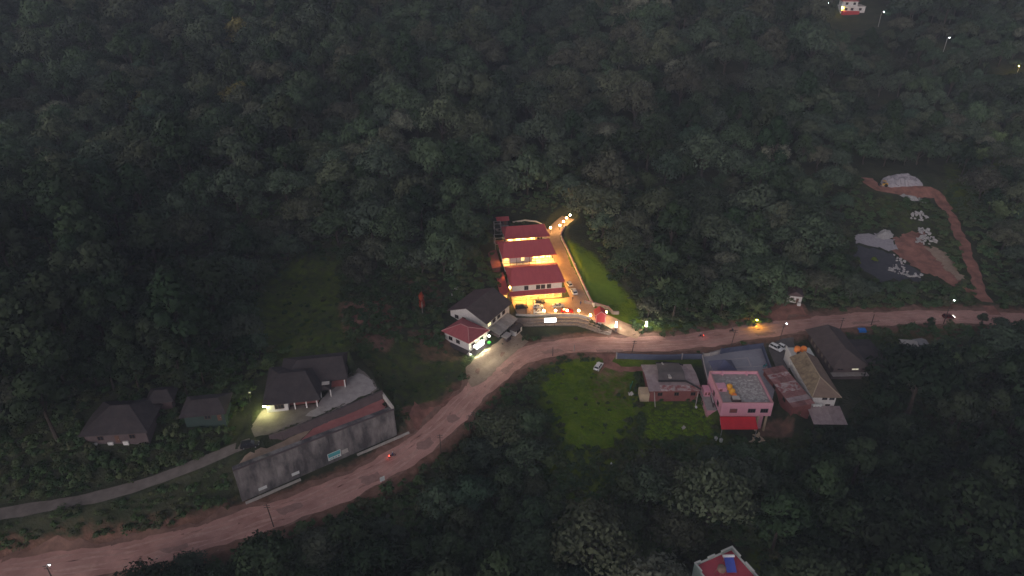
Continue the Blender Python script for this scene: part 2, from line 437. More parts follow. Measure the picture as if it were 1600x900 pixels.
def seg_dist(X, Y, pts):
    """distance to a polyline and the interpolated z along it"""
    D = np.full(X.shape, 1e9); Z = np.zeros(X.shape)
    for a, b in zip(pts[:-1], pts[1:]):
        dx, dy = b[0]-a[0], b[1]-a[1]
        L = dx*dx+dy*dy+1e-9
        t = np.clip(((X-a[0])*dx+(Y-a[1])*dy)/L, 0, 1)
        d = np.hypot(X-a[0]-t*dx, Y-a[1]-t*dy)
        k = d < D
        D = np.where(k, d, D); Z = np.where(k, a[2]+t*(b[2]-a[2]), Z)
    return D, Z
def in_poly(X, Y, poly):
    r = np.zeros(X.shape, bool)
    n = len(poly)
    for i in range(n):
        x0, y0 = poly[i][0], poly[i][1]; x1, y1 = poly[(i+1)%n][0], poly[(i+1)%n][1]
        c = ((y0 > Y) != (y1 > Y)) & (X < (x1-x0)*(Y-y0)/((y1-y0) or 1e-9)+x0)
        r ^= c
    return r
def sstep(d, b): 
    t = np.clip(1 - d / b, 0, 1)
    return t*t*(3-2*t)

# level pads: polygons from photo corners at their own height
def PZ(z, *pts): return [P(x, y, z) for x, y in pts]
WALL_B = [P(378,782,0.3), P(620,678,0.3)]                      # foot of the tall retaining wall
wd = (WALL_B[1] - WALL_B[0]).normalized(); wnrm = Vector((-wd.y, wd.x, 0))
TERR_Z, PLAT_Z, YARD_Z, H2_Z, H3_Z = 8.7, 11.0, 2.5, 5.5, 8.5
HROT = R(9.0)
H1_O = P(801, 470, YARD_Z); H2_O = Vector((P(789,401,12.1).x, 230.6, H2_Z)); H3_O = Vector((P(792,371,11.9).x, 247.0, H3_Z))
def rect(o, rz, x0, x1, y0, y1):
    c, s = math.cos(rz), math.sin(rz)
    return [(o.x+x*c-y*s, o.y+x*s+y*c) for x, y in ((x0,y0),(x1,y0),(x1,y1),(x0,y1))]
w0, w1 = WALL_B
LANE_PX = [(-200,850,5.0),(-60,815,6.0),(0,803,6.5),(120,783,7.3),(220,758,8.3),(300,728,9.4),(350,708,10.2),(392,693,10.7)]
LANE = smooth_line([P(*q) for q in LANE_PX])
DRIVE_PX = [(1000,523,0.0),(965,508,1.3),(940,496,2.4),(915,483,2.5),(903,462,2.9),(893,440,3.6),(882,415,5.0),(872,392,6.8),(863,370,8.4),(872,354,9.3),(888,340,10.3)]
DRIVE = smooth_line([P(*q) for q in DRIVE_PX])
PADS = [
    (PZ(PLAT_Z, (370,700),(395,660),(400,600),(440,560),(540,545),(590,600),(597,612),(560,628),(500,653),(440,675)), PLAT_Z, 3.0),
    ([(w0+wnrm*1.6+wd*0.5).to_tuple(), (w1+wnrm*1.6-wd*0.5).to_tuple(), (w1+wnrm*6.6).to_tuple(), (w0+wnrm*5.4+wd*20).to_tuple(), (w0+wnrm*5.4+wd*10).to_tuple()], TERR_Z, 1.0),
    ([tuple((w0-wnrm*9-wd*3)[:2]), tuple((w1-wnrm*9+wd*2)[:2]), tuple((w1+wnrm*0.4+wd*0.5)[:2]), tuple((w0+wnrm*0.4-wd*2)[:2])], 0.15, 1.0),
    (PZ(YARD_Z, (798,470),(806,492),(850,491),(905,491),(930,499),(950,498),(915,470),(885,465)), YARD_Z, 2.5),
    (rect(H1_O, HROT, -2, 20, -1, 13), YARD_Z, 2.0),
    (rect(H2_O, HROT, -2, 21, -1, 13), H2_Z, 2.0),
    (rect(H3_O, HROT, -2, 19, -1, 12), H3_Z, 2.0),
    (PZ(-0.9, (1093,556),(1190,541),(1214,606),(1200,640),(1118,640)), -0.9, 2.5),
    (PZ(-0.9, (1196,545),(1240,532),(1262,560),(1300,610),(1240,640)), -1.2, 3.0),
]
FRONT = PZ(YARD_Z, (804,497),(828,497.2),(850,496.6),(876,496.2),(904,496.6),(922,501),(938,507),(950,509.5)) + PZ(0.0, (968,524),(930,528),(870,528),(815,535),(790,545))
def height(X, Y):
    X = np.asarray(X, float); Y = np.asarray(Y, float)
    Z = np.zeros(X.shape)
    for w, c in zip(RW, CA): Z -= w * np.hypot(X-c[0], Y-c[1])
    Z += RP[0] + RP[1]*X/100 + RP[2]*Y/100
    rd, _ = seg_dist(X, Y, ROAD[::3])
    far = np.clip((rd - 12) / 60, 0, 1)
    Z += far * (value_noise(X/38, Y/38, 3)*9 + value_noise(X/15, Y/15, 4)*3.0 + value_noise(X/90, Y/90, 8)*16*np.clip((Y-290)/80, 0, 1))
    Z += np.clip((rd-6)/8, 0, 1) * value_noise(X/5, Y/5, 5)*0.5
    ld, lz = seg_dist(X, Y, LANE[::2]); k = sstep(ld-2.2, 4.0); Z = Z*(1-k)+lz*k
    for poly, z, bl in PADS:
        ins = in_poly(X, Y, poly)
        d, _ = seg_dist(X, Y, [(*p[:2], 0) for p in poly] + [(*poly[0][:2], 0)])
        k = np.where(ins, 1.0, sstep(d, bl)); Z = Z*(1-k)+z*k
    ins = in_poly(X, Y, FRONT); d, _ = seg_dist(X, Y, [(*p[:2], 0) for p in FRONT]+[(*FRONT[0][:2], 0)])
    k = np.where(ins, 1.0, sstep(d, 0.8)); Z = Z*(1-k)+0.0*k
    dd, dz = seg_dist(X, Y, DRIVE[::2]); k = sstep(dd-3.4, 1.8); Z = Z*(1-k)+dz*k
    k = sstep(rd-5.2, 3.2); Z = Z*(1-k)
    return Z
def graded(cuts):
    out = [cuts[0][0]]
    for a, b, st in cuts:
        n = max(1, int(round((b-a)/st)))
        out += [a+(b-a)*(i+1)/n for i in range(n)]
    return np.array(out)
GX = graded([(-1500,-500,100),(-500,-300,12),(-300,-130,2.6),(-130,165,1.25),(165,300,2.6),(300,500,12),(500,1500,100)])
GY = graded([(-1000,-100,100),(-100,60,10),(60,95,2.5),(95,275,1.1),(275,520,2.6),(520,700,12),(700,1600,90)])
XX, YY = np.meshgrid(GX, GY)
ZZ = height(XX, YY)
def h(x, y):
    i = int(np.clip(np.searchsorted(GX, x)-1, 0, len(GX)-2)); j = int(np.clip(np.searchsorted(GY, y)-1, 0, len(GY)-2))
    u = (x-GX[i])/(GX[i+1]-GX[i]); v = (y-GY[j])/(GY[j+1]-GY[j])
    a, b, c, d = ZZ[j,i], ZZ[j,i+1], ZZ[j+1,i+1], ZZ[j+1,i]
    return float(a+(b-a)*u+(c-b)*v if u >= v else a+(c-d)*u+(d-a)*v)
def G(px, py):
    """where the line of sight through a photo pixel meets the ground"""
    a, yy, zz = ray(px, py)
    t0, t1 = 60.0, None
    t = 60.0
    while t < 1500:
        if CAM_H+zz*t < h(a*t, yy*t): t1 = t; break
        t0 = t; t += 4
    if t1 is None: t1 = 1500
    for _ in range(18):
        m = (t0+t1)/2
        if CAM_H+zz*m < h(a*m, yy*m): t1 = m
        else: t0 = m
    return Vector((a*t1, yy*t1, h(a*t1, yy*t1)))

def build_ground():
    ny, nx = XX.shape
    verts = np.column_stack([XX.ravel(), YY.ravel(), ZZ.ravel()])
    idx = np.arange(ny*nx).reshape(ny, nx)
    a = idx[:-1,:-1].ravel(); b = idx[:-1,1:].ravel(); c = idx[1:,1:].ravel(); d = idx[1:,:-1].ravel()
    tris = np.concatenate([np.column_stack([a,b,c]), np.column_stack([a,c,d])])
    me = bpy.data.meshes.new('ground')
    me.from_pydata(verts.tolist(), [], tris.tolist()); me.update(); me.shade_smooth()
    # where open meadow grows rather than leaf litter (ground kind, per point)
    W = np.zeros(len(verts)); D = np.zeros(len(verts))
    f = CP*verts[:,1]-SP*(verts[:,2]-CAM_H); f = np.where(f < 1, 1e9, f)
    U = 800+FPX*verts[:,0]/f; V = 450-FPX*(SP*verts[:,1]+CP*(verts[:,2]-CAM_H))/f
    def soft(poly, r):
        ins = in_poly(U, V, poly); dd, _ = seg_dist(U, V, [(*q,0) for q in poly]+[(*poly[0],0)])
        return np.where(ins, 1.0, sstep(dd, r))
    MEADOW = [([(862,590),(895,566),(985,566),(985,640),(945,690),(900,690),(870,640)], 48, 0.82), ([(1000,625),(1112,632),(1118,690),(1010,705)], 36, 0.42), ([(970,560),(1095,566),(1000,575)], 10, 0.6),
              ([(395,470),(470,405),(525,410),(545,540),(430,555),(395,520)], 22, 0.34),
              ([(880,375),(925,400),(985,470),(1000,500),(960,505),(905,470)], 8, 1.0),
              ([(1005,515),(1010,505),(1180,505),(1100,520)], 6, 0.6),
              ([(560,520),(690,545),(735,575),(660,650),(620,640),(600,580)], 20, 0.22),
              ([(860,700),(1000,720),(960,790),(880,810)], 40, 0.55),
              ([(1380,515),(1480,520),(1480,570),(1380,570)], 25, 0.35),
              ([(1490,225),(1640,225),(1640,320),(1490,320)], 25, 0.35),
              ([(1380,310),(1470,340),(1530,470),(1490,460),(1450,380),(1370,330)], 12, 0.18),
              ([(1370,700),(1120,700),(1140,760),(1330,800)], 40, 0.25),
              ([(1200,780),(1420,800),(1400,900),(1190,880)], 50, 0.45)]
    for poly, r, s in MEADOW: W = np.maximum(W, soft(poly, r)*s)
    SOIL = [([(535,480),(600,470),(620,510),(600,545),(545,520)], 18, 0.7), ([(640,520),(690,520),(720,560),(660,560)], 14, 0.5),
            ([(1195,500),(1210,478),(1255,478),(1262,497)], 8, 0.9), ([(1390,512),(1470,505),(1530,512),(1520,545),(1440,530)], 14, 0.5),
            ([(1190,660),(1240,655),(1235,680),(1190,680)], 10, 0.6), ([(630,640),(680,630),(700,650),(650,690)], 8, 0.9),
            ([(935,575),(975,580),(985,625),(950,640),(925,610)], 22, 0.48), ([(640,440),(680,440),(690,480),(650,490)], 12, 0.5),
            ([(130,850),(300,800),(360,800),(200,860)], 18, 0.5)]
    for poly, r, s in SOIL: D = np.maximum(D, soft(poly, r)*s)
    rd, _ = seg_dist(verts[:,0], verts[:,1], ROAD[::2])
    D = np.maximum(D, sstep(rd-5.0, 5.0)*0.8)
    ca = me.color_attributes.new('cover', 'FLOAT_COLOR', 'POINT')
    buf = np.zeros((len(verts), 4), np.float32); buf[:,0] = W; buf[:,1] = D; buf[:,3] = 1
    ca.data.foreach_set('color', buf.ravel())
    m = bpy.data.materials.new('ground_cover'); m.use_nodes = True; t = m.node_tree; b = t.nodes['Principled BSDF']
    b.inputs['Roughness'].default_value = 0.95; b.inputs['Specular IOR Level'].default_value = 0.1
    tc = nd(t,'ShaderNodeTexCoord'); at = nd(t,'ShaderNodeVertexColor'); at.layer_name = 'cover'
    sp = nd(t,'ShaderNodeSeparateColor'); t.links.new(at.outputs[0], sp.inputs[0])
    def ramp(sc, det, c1, c2, p=(0.35,0.68)):
        nz = nd(t,'ShaderNodeTexNoise'); nz.inputs['Scale'].default_value = sc; nz.inputs['Detail'].default_value = det; nz.inputs['Roughness'].default_value = 0.65
        t.links.new(tc.outputs['Object'], nz.inputs['Vector'])
        cr = nd(t,'ShaderNodeValToRGB'); cr.color_ramp.elements[0].position = p[0]; cr.color_ramp.elements[1].position = p[1]
        cr.color_ramp.elements[0].color = (*c1,1); cr.color_ramp.elements[1].color = (*c2,1)
        t.links.new(nz.outputs['Fac'], cr.inputs[0]); return cr.outputs[0], nz.outputs['Fac']
    litter, _ = ramp(0.13, 9, (0.030,0.040,0.022), (0.065,0.068,0.042))
    mead, _ = ramp(0.11, 12, (0.050,0.105,0.010), (0.215,0.295,0.016), (0.28,0.74))
    soil, _ = ramp(0.4, 9, (0.15,0.082,0.062), (0.27,0.15,0.115))
    def edge(src, k):
        nz = nd(t,'ShaderNodeTexNoise'); nz.inputs['Scale'].default_value = 0.45; nz.inputs['Detail'].default_value = 8
        t.links.new(tc.outputs['Object'], nz.inputs['Vector'])
        ad = nd(t,'ShaderNodeMath', operation='ADD'); t.links.new(src, ad.inputs[0])
        mu = nd(t,'ShaderNodeMath', operation='MULTIPLY_ADD'); t.links.new(nz.outputs['Fac'], mu.inputs[0]); mu.inputs[1].default_value = 0.9; mu.inputs[2].default_value = -0.45
        t.links.new(mu.outputs[0], ad.inputs[1])
        mr = nd(t,'ShaderNodeMapRange'); mr.inputs[1].default_value = 0.5-k; mr.inputs[2].default_value = 0.5+k; t.links.new(ad.outputs[0], mr.inputs[0])
        return mr.outputs[0]
    def mix(f, a, b2):
        mx = nd(t,'ShaderNodeMix', data_type='RGBA'); t.links.new(f, mx.inputs[0]); t.links.new(a, mx.inputs[6]); t.links.new(b2, mx.inputs[7]); return mx.outputs[2]
    c = mix(edge(sp.outputs[0], 0.42), litter, mead); c = mix(edge(sp.outputs[1], 0.2), c, soil)
    t.links.new(c, b.inputs['Base Color'])
    nb = nd(t,'ShaderNodeTexNoise'); nb.inputs['Scale'].default_value = 1.4; nb.inputs['Detail'].default_value = 6
    t.links.new(tc.outputs['Object'], nb.inputs['Vector'])
    bp = nd(t,'ShaderNodeBump'); bp.inputs['Strength'].default_value = 1.0; bp.inputs['Distance'].default_value = 0.35
    t.links.new(nb.outputs['Fac'], bp.inputs['Height']); t.links.new(bp.outputs[0], b.inputs['Normal'])
    me.materials.append(m)
    o = bpy.data.objects.new('ground', me); link(o); tag(o, kind='structure')
build_ground()

def strip(name, line, half, mname, off, wob=0.5, seed=0, kind='structure', across=6, ends=True):
    """a way laid over the ground along a line, with ragged edges"""
    mb = MB(); n = len(line); rr = random.Random(seed)
    ph = [rr.uniform(0, 99) for _ in range(4)]
    acc = 0.0
    rows = []
    for i, p in enumerate(line):
        d = (line[min(i+1,n-1)] - line[max(i-1,0)]); d.z = 0; d.normalize()
        nn = Vector((-d.y, d.x, 0))
        if i: acc += (line[i]-line[i-1]).length
        hl = half(i/n) if callable(half) else half
        def wv(q): return wob*(0.5*math.sin(acc*0.31+ph[q])+0.35*math.sin(acc*0.83+ph[q+1]*2)+0.3*rr.uniform(-1,1))
        l, r_ = hl+wv(0), hl+wv(2)
        rows.append([p+nn*(l+(-r_-l)*k/across) for k in range(across+1)])
    for row in rows: mb.v += [(q.x, q.y, h(q.x, q.y)+off) for q in row]
    w = across+1
    for i in range(n-1):
        for k in range(across): mb.f.append([i*w+k, (i+1)*w+k, (i+1)*w+k+1, i*w+k+1])
    for f in mb.f: f.reverse()
    o = mb.build(name, mname, smooth=True)
    a = o.data.polygons[0].normal
    if a.z < 0: o.data.flip_normals()
    return tag(o, kind=kind)
def patch(name, poly, mname, off=0.06, step=1.0, jit=0.35, seed=1, kind='structure', res=1.2):
    """a ground patch draped on the terrain inside an outline of world points"""
    rr = random.Random(seed)
    out = []
    for i, p in enumerate(poly):
        q = poly[(i+1) % len(poly)]
        L = math.hypot(q[0]-p[0], q[1]-p[1]); k = max(1, int(L/res))
        for j in range(k):
            t = j/k
            jj = jit if (j or True) else 0
            out.append((p[0]+(q[0]-p[0])*t+rr.uniform(-jj,jj), p[1]+(q[1]-p[1])*t+rr.uniform(-jj,jj)))
    xs = [p[0] for p in out]; ys = [p[1] for p in out]
    gx, gy = np.meshgrid(np.arange(min(xs), max(xs), step), np.arange(min(ys), max(ys), step))
    ins = in_poly(gx, gy, out); dd, _ = seg_dist(gx, gy, [(*q,0) for q in out]+[(*out[0],0)])
    ok = ins & (dd > 0.4)
    inner = list(zip(gx[ok].tolist(), gy[ok].tolist()))
    n = len(out)
    vs, es, fs, *_ = delaunay_2d_cdt([Vector(p) for p in out+inner], [(i,(i+1)%n) for i in range(n)], [list(range(n))], 1, 1e-4)
    mb = MB(); mb.v = [(v.x, v.y, h(v.x, v.y)+off) for v in vs]; mb.f = [list(f) for f in fs]
    o = mb.build(name, mname, smooth=True)
    if o.data.polygons and o.data.polygons[0].normal.z < 0: o.data.flip_normals()
    return tag(o, kind=kind)
def gpoly(*pts): return [(G(x, y).x, G(x, y).y) for x, y in pts]

strip('road_shoulder', ROAD, 5.9, 'shoulder_soil', 0.03, 1.6, 1)
def road_half(t): return 4.3
strip('road', ROAD, road_half, 'dirt_road', 0.07, 0.7, 2, across=8)
def offline(line, d):
    out = []
    for i, p in enumerate(line):
        q = line[min(i+1,len(line)-1)]-line[max(i-1,0)]; q.z = 0; q.normalize(); out.append(p+Vector((-q.y, q.x, 0))*d)
    return out
for k, d in enumerate((-2.5, -1.1, 1.0, 2.6)): strip('wheel_track', offline(ROAD, d), 0.22, 'road_dust', 0.085+0.004*k, 0.55, 60+k, across=2)
for k, pts in enumerate((((700,650),(712,648),(718,655),(706,662),(698,658)), ((652,692),(672,684),(680,692),(664,704),(650,702)), ((560,748),(590,738),(600,744),(572,760)), ((782,580),(800,566),(806,570),(790,586)),
    ((930,546),(975,547),(972,550),(934,550)), ((1180,522),(1210,518),(1212,522),(1184,526)), ((430,796),(470,786),(476,792),(440,806)), ((250,858),(290,850),(296,856),(256,866)), ((1330,504),(1372,501),(1374,504),(1334,507)), ((845,549),(872,545),(880,549),(850,554)))):
    patch('road_patch', gpoly(*pts), 'road_damp', 0.105, 0.8, 0.35, 80+k, res=0.8)
strip('lane', LANE, 1.9, 'lane_concrete', 0.06, 0.25, 3)
strip('driveway', DRIVE, 3.1, 'yard_paving', 0.09, 0.05, 4)
yard = [(p.x, p.y) for p in PZ(YARD_Z, (799,471),(808,490.5),(850,490),(903,490),(932,498),(920,478),(899,464),(885,466))]
patch('yard', yard, 'yard_paving', 0.05, jit=0.05, seed=5)
patch('lawn', gpoly((881,385),(893,388),(925,408),(958,438),(980,466),(968,476),(935,477),(917,472),(905,446),(893,416)), 'lawn', 0.07, jit=0.5, seed=6)
patch('plateau_paving', [(p.x, p.y) for p in PZ(PLAT_Z, (392,666),(412,640),(500,630),(520,600),(560,575),(582,592),(594,611),(560,627),(500,651),(436,676),(398,683))], 'lane_concrete', 0.05, jit=0.2, seed=7)
patch('pale_gravel', [(p.x, p.y) for p in PZ(PLAT_Z, (478,652),(500,628),(528,602),(560,582),(580,594),(590,609),(556,625),(505,648))], 'concrete', 0.09, jit=0.5, seed=8)
patch('terrace', [tuple((w0+wnrm*2.1+wd*a)[:2]) for a in (16, 41.9)] + [tuple((w1+wnrm*6.4-wd*0.6)[:2]), tuple((w0+wnrm*5.6+wd*22)[:2])], 'terrace_red', 0.08, jit=0.05, seed=9)
patch('terrace_verge', [tuple((w0+wnrm*2.3+wd*a)[:2]) for a in (1, 15.9)] + [tuple((w0+wnrm*5.5+wd*21.5)[:2]), tuple((w0+wnrm*5.0+wd*8)[:2]), tuple((w0+wnrm*3.4+wd*1)[:2])], 'pale_soil', 0.07, jit=0.1, seed=10)
patch('court', [(p.x, p.y) for p in PZ(-0.9, (1094,556),(1124,549),(1189,541),(1212,602),(1204,636),(1120,640))], 'court_grey', 0.06, jit=0.0, seed=11)
patch('parking_apron', [(p.x, p.y) for p in PZ(-0.9, (1200,541),(1222,532),(1240,530),(1250,575),(1216,580))], 'tar', 0.06, jit=0.15, seed=12)
patch('red_apron', gpoly((1196,503),(1206,487),(1226,478),(1252,477),(1258,488),(1268,498)), 'red_soil', 0.08, seed=13)
patch('roadside_scar', gpoly((640,648),(648,628),(660,640),(690,632),(712,612),(716,630),(690,660),(668,680),(650,672)), 'red_soil', 0.06, seed=14)
patch('lay_by', gpoly((726,574),(740,562),(756,548),(775,536),(795,526),(812,521),(826,534),(802,552),(780,572),(760,594),(738,606),(728,592)), 'pale_soil', 0.11, jit=0.3, seed=15)
patch('meadow_track', gpoly((930,553),(962,553),(957,566),(972,573),(1006,573),(1006,580),(965,581),(945,574),(938,584),(942,562)), 'red_soil', 0.08, seed=16)
patch('earth_scar', gpoly((540,488),(552,486),(566,496),(574,512),(560,508),(546,500)), 'red_soil', 0.08, seed=17)
patch('dirt_spur', gpoly((586,498),(596,500),(604,504),(596,512),(590,508)), 'red_soil', 0.08, seed=18)
# quarry clearing
TRACK = smooth_line([G(x, y) for x, y in ((1553,492),(1540,470),(1527,440),(1512,400),(1496,360),(1478,325),(1462,305),(1440,300),(1405,298),(1372,292),(1354,278))])
strip('quarry_track', TRACK, lambda t: 2.1 if t < 0.62 else 3.2, 'red_soil', 0.10, 0.8, 21)
strip('quarry_spur', smooth_line([G(x, y) for x, y in ((1540,470),(1515,454),(1490,444),(1462,425))]), 1.6, 'red_soil', 0.12, 0.5, 22)
patch('quarry_floor', gpoly((1398,372),(1420,362),(1442,362),(1440,380),(1462,392),(1490,420),(1508,440),(1496,447),(1470,436),(1440,425),(1415,408),(1395,392)), 'red_soil', 0.09, seed=23, jit=1.2)
patch('gravel_bank', gpoly((1332,372),(1345,367),(1375,366),(1398,376),(1400,392),(1385,391),(1360,385),(1338,380)), 'gravel_lilac', 0.12, seed=24, jit=1.1)
patch('pale_bank', gpoly((1446,388),(1464,386),(1490,408),(1508,436),(1500,440),(1480,422),(1462,404)), 'pale_soil', 0.13, seed=25, jit=1.1)
patch('quarry_pit', gpoly((1336,383),(1360,388),(1392,396),(1412,410),(1440,428),(1442,440),(1410,436),(1375,440),(1350,420),(1338,402)), 'pit_dark', 0.06, seed=26, jit=1.1)

# ------------------------------------------------------------------ building helpers
def window(parent, mb_face, w, hh, pane='glass_dark', frame='frame_brown', bars=1, name='window'):
    """mb_face = (origin, u direction, outward normal): frame bars proud of the wall, pane behind them"""
    o, u, n = mb_face; o, u, n = Vector(o), Vector(u).normalized(), Vector(n).normalized()
    up = Vector((0, 0, 1))
    def slab(mb, a0, a1, b0, b1, d0, d1):
        c = [o+u*a+up*b+n*d for d in (d0, d1) for a, b in ((a0,b0),(a1,b0),(a1,b1),(a0,b1))]
        mb.add(c, [(3,2,1,0),(4,5,6,7),(0,1,5,4),(1,2,6,5),(2,3,7,6),(3,0,4,7)])
    t = 0.10
    f = MB()
    slab(f, -t, w+t, -t, 0, -0.02, 0.10); slab(f, -t, w+t, hh, hh+t, -0.02, 0.10)
    slab(f, -t, 0, 0, hh, -0.02, 0.095); slab(f, w, w+t, 0, hh, -0.02, 0.095)
    for k in range(bars):
        a = w*(k+1)/(bars+1); slab(f, a-0.04, a+0.04, 0, hh, -0.02, 0.08)
    fo = f.build(name, frame, parent)
    p = MB(); slab(p, 0, w, 0, hh, -0.02, 0.03); p.build('pane', pane, fo)
    return fo
FR = lambda x, z, y=0: ((x, y, z), (1,0,0), (0,-1,0))       # on a front face
LF = lambda y, z, x=0: ((x, y, z), (0,-1,0), (-1,0,0))      # on a left face
RF = lambda y, z, x=0: ((x, y, z), (0,1,0), (1,0,0))        # on a right face
def door(parent, face, w=1.0, hh=2.1, m='door_brown'):
    o, u, n = [Vector(q) for q in face]
    d = MB(); c = [o+u*a+Vector((0,0,b))+n*dd for dd in (-0.02,0.07) for a, b in ((0,0),(w,0),(w,hh),(0,hh))]
    d.add(c, [(3,2,1,0),(4,5,6,7),(0,1,5,4),(1,2,6,5),(2,3,7,6),(3,0,4,7)])
    do = d.build('door', m, parent)
    k = MB(); q = o+u*(w*0.85)+Vector((0,0,1.0))+n*0.1; k.rbox(q, (0.12,0.12,0.12)); k.build('handle', 'metal_pale', do)
    return do
def tubelight(parent, a, b, m, r=0.07, name='tube_light'):
    return MB().bar(a, b, r*2, r*2).build(name, m, parent)
def shell(parent, x0, x1, y0, y1, z0, z1, m, name='wall'):
    return MB().box(x0, x1, y0, y1, z0, z1).build(name, m, parent)

# ------------------------------------------------------------------ hotel, three blocks
def hotel_front():
    t = thing('hotel_block', 'two-storey hotel block with maroon roof, glowing ground floor facing the car yard', 'building', H1_O, HROT, 'hotel blocks')
    W, D = 18.0, 12.5
    shell(t, 0, W, 1.9, D, -0.6, 3.3, 'wall_cream')
    shell(t, 0, W, 0.0, D, 3.3, 6.9, 'wall_white', 'upper_wall')
    MB().box(-0.15, W+0.15, -0.15, 1.9, -0.5, 0.12).build('veranda_floor', 'yard_paving', t)
    for i in range(7):
        x = 0.15+i*(W-0.3)/6
        MB().box(x-0.13, x+0.13, 0.02, 0.28, 0.12, 3.3).build('column', 'wall_cream', t)
    can = MB().hexa([(-1.4,-2.1,2.95),(W+1.2,-2.1,2.95),(W+1.2,-0.02,3.75),(-1.4,-0.02,3.75),(-1.4,-2.1,3.07),(W+1.2,-2.1,3.07),(W+1.2,-0.02,3.9),(-1.4,-0.02,3.9)]).build('canopy', 'roof_maroon', t)
    for i in range(6):
        x = 1.2+i*3.0
        tubelight(t, (x,-0.9,2.85), (x+1.1,-0.9,2.85), 'glow_veranda')
    for i, (x, w, m) in enumerate([(0.7,2.2,'window_warm'),(3.6,2.6,'window_lemon'),(6.8,2.2,'window_lemon'),(9.6,2.2,'window_warm'),(12.4,2.0,'window_lemon'),(15.0,2.3,'window_warm')]):
        window(t, FR(x, 0.5, 1.9), w, 2.1, m, 'frame_brown', 2)
    for x in (4.3, 8.6, 10.4, 12.6):
        window(t, FR(x, 4.2), 1.35, 1.5, 'glass_dark', 'wall_dark', 1)
    window(t, LF(6, 4.2), 1.3, 1.4); window(t, RF(4, 4.2, W), 1.3, 1.4)
    door(t, RF(8, 0.0, W))
    for y in (3.0, 9.5): tubelight(t, (W+0.12, y, 3.4), (W+0.12, y+1.2, 3.4), 'glow_veranda', 0.06, 'wall_lamp')
    tubelight(t, (-0.12, 5.0, 2.4), (-0.12, 6.2, 2.4), 'glow_veranda', 0.05, 'wall_lamp')
    r = MB().hip(-1.0, W+1.0, -1.3, D+1.0, 6.98, 3.1, 'x', 1.6, 1.6).build('roof', 'roof_maroon', t)
    MB().bar((0.6,(D-0.3)/2,10.10), (W-0.6,(D-0.3)/2,10.10), 0.35, 0.16).build('ridge_cap', 'roof_maroon', r)
    return t
def hotel_middle():
    t = thing('hotel_block', 'two-storey hotel block with maroon roof and lit upper veranda, between two blocks', 'building', H2_O, HROT, 'hotel blocks')
    W, D = 18.4, 11.5
    shell(t, 0, W, 0.2, D, -1.5, 3.2, 'wall_white')
    shell(t, 1.6, 10.4, 0.2, D, 3.2, 6.6, 'wall_white', 'upper_wall')
    shell(t, 10.4, W, 1.9, D, 3.2, 6.6, 'wall_cream', 'upper_wall'); shell(t, -0.6, 1.6, 1.9, D, 3.2, 6.6, 'wall_cream', 'upper_wall')
    MB().box(-0.8, W+0.6, -1.3, 2.0, 3.05, 3.3).build('balcony_floor', 'wall_cream', t)
    for i in range(9):
        x = -0.6+i*(W+1.0)/8
        MB().box(x-0.07, x+0.07, -1.2, -1.06, 3.3, 6.6).build('post', 'frame_brown', t)
    MB().bar((-0.7,-1.13,4.2), (W+0.5,-1.13,4.2), 0.08, 0.1).build('railing', 'frame_brown', t)
    for x in (-0.3, 11.0, 13.6, 16.2):
        tubelight(t, (x,0.3,6.25), (x+1.2,0.3,6.25), 'glow_veranda')
    for x, m in ((11.2,'window_warm'),(13.8,'window_lemon'),(16.2,'window_warm')): window(t, FR(x, 3.9, 1.9), 1.7, 1.9, m, 'frame_brown', 1)
    window(t, FR(6.2, 4.2, 0.2), 1.2, 1.7, 'window_warm', 'frame_brown', 0)
    for x in (4.0, 8.6): window(t, FR(x, 0.9, 0.2), 1.4, 1.5)
    door(t, FR(4.9+1.6, 0.0, 0.2), 1.2, 2.3, 'door_brown')
    window(t, FR(11.8, 0.9, 0.2), 1.7, 1.6, 'window_lemon', 'frame_brown', 1); window(t, FR(15.6, 0.9, 0.2), 1.4, 1.4)
    for y in (2.5, 8.0): tubelight(t, (W+0.12, y, 2.7), (W+0.12, y+1.2, 2.7), 'glow_veranda', 0.06, 'wall_lamp')
    r = MB().hip(-1.2, W+1.1, -1.6, D+1.0, 6.7, 3.1, 'x', 1.6, 1.6).build('roof', 'roof_maroon', t)
    MB().bar((0.4,(D-0.6)/2,9.82), (W-0.5,(D-0.6)/2,9.82), 0.35, 0.16).build('ridge_cap', 'roof_maroon', r)
    return t
def hotel_back():
    t = thing('hotel_block', 'single-storey hotel block with maroon roof, uphill of the other two', 'building', H3_O, HROT, 'hotel blocks')
    W, D = 16.2, 9.5
    shell(t, 0, W, 1.5, D, -1.5, 3.4, 'wall_cream')
    for i in range(7):
        x = 0.1+i*(W-0.2)/6
        MB().box(x-0.1, x+0.1, 0.0, 0.2, -0.5, 3.4).build('post', 'wall_cream', t)
    for x in (0.6, 3.6, 6.0, 9.6): tubelight(t, (x,0.5,3.1), (x+1.2,0.5,3.1), 'glow_veranda')
    for x, m in ((0.8,'window_lemon'),(3.8,'window_warm'),(6.4,'window_amber'),(9.8,'window_warm'),(12.6,'glass_dark')): window(t, FR(x, 1.0, 1.5), 1.8, 1.9, m, 'frame_brown', 1)
    r = MB().hip(-1.0, W+1.0, -1.2, D+1.0, 3.5, 2.5, 'x', 1.5, 1.5).build('roof', 'roof_maroon', t)
    MB().bar((0.5,(D-0.2)/2,6.02), (W-0.5,(D-0.2)/2,6.02), 0.3, 0.14).build('ridge_cap', 'roof_maroon', r)
    return t
hotel_front(); hotel_middle(); hotel_back()
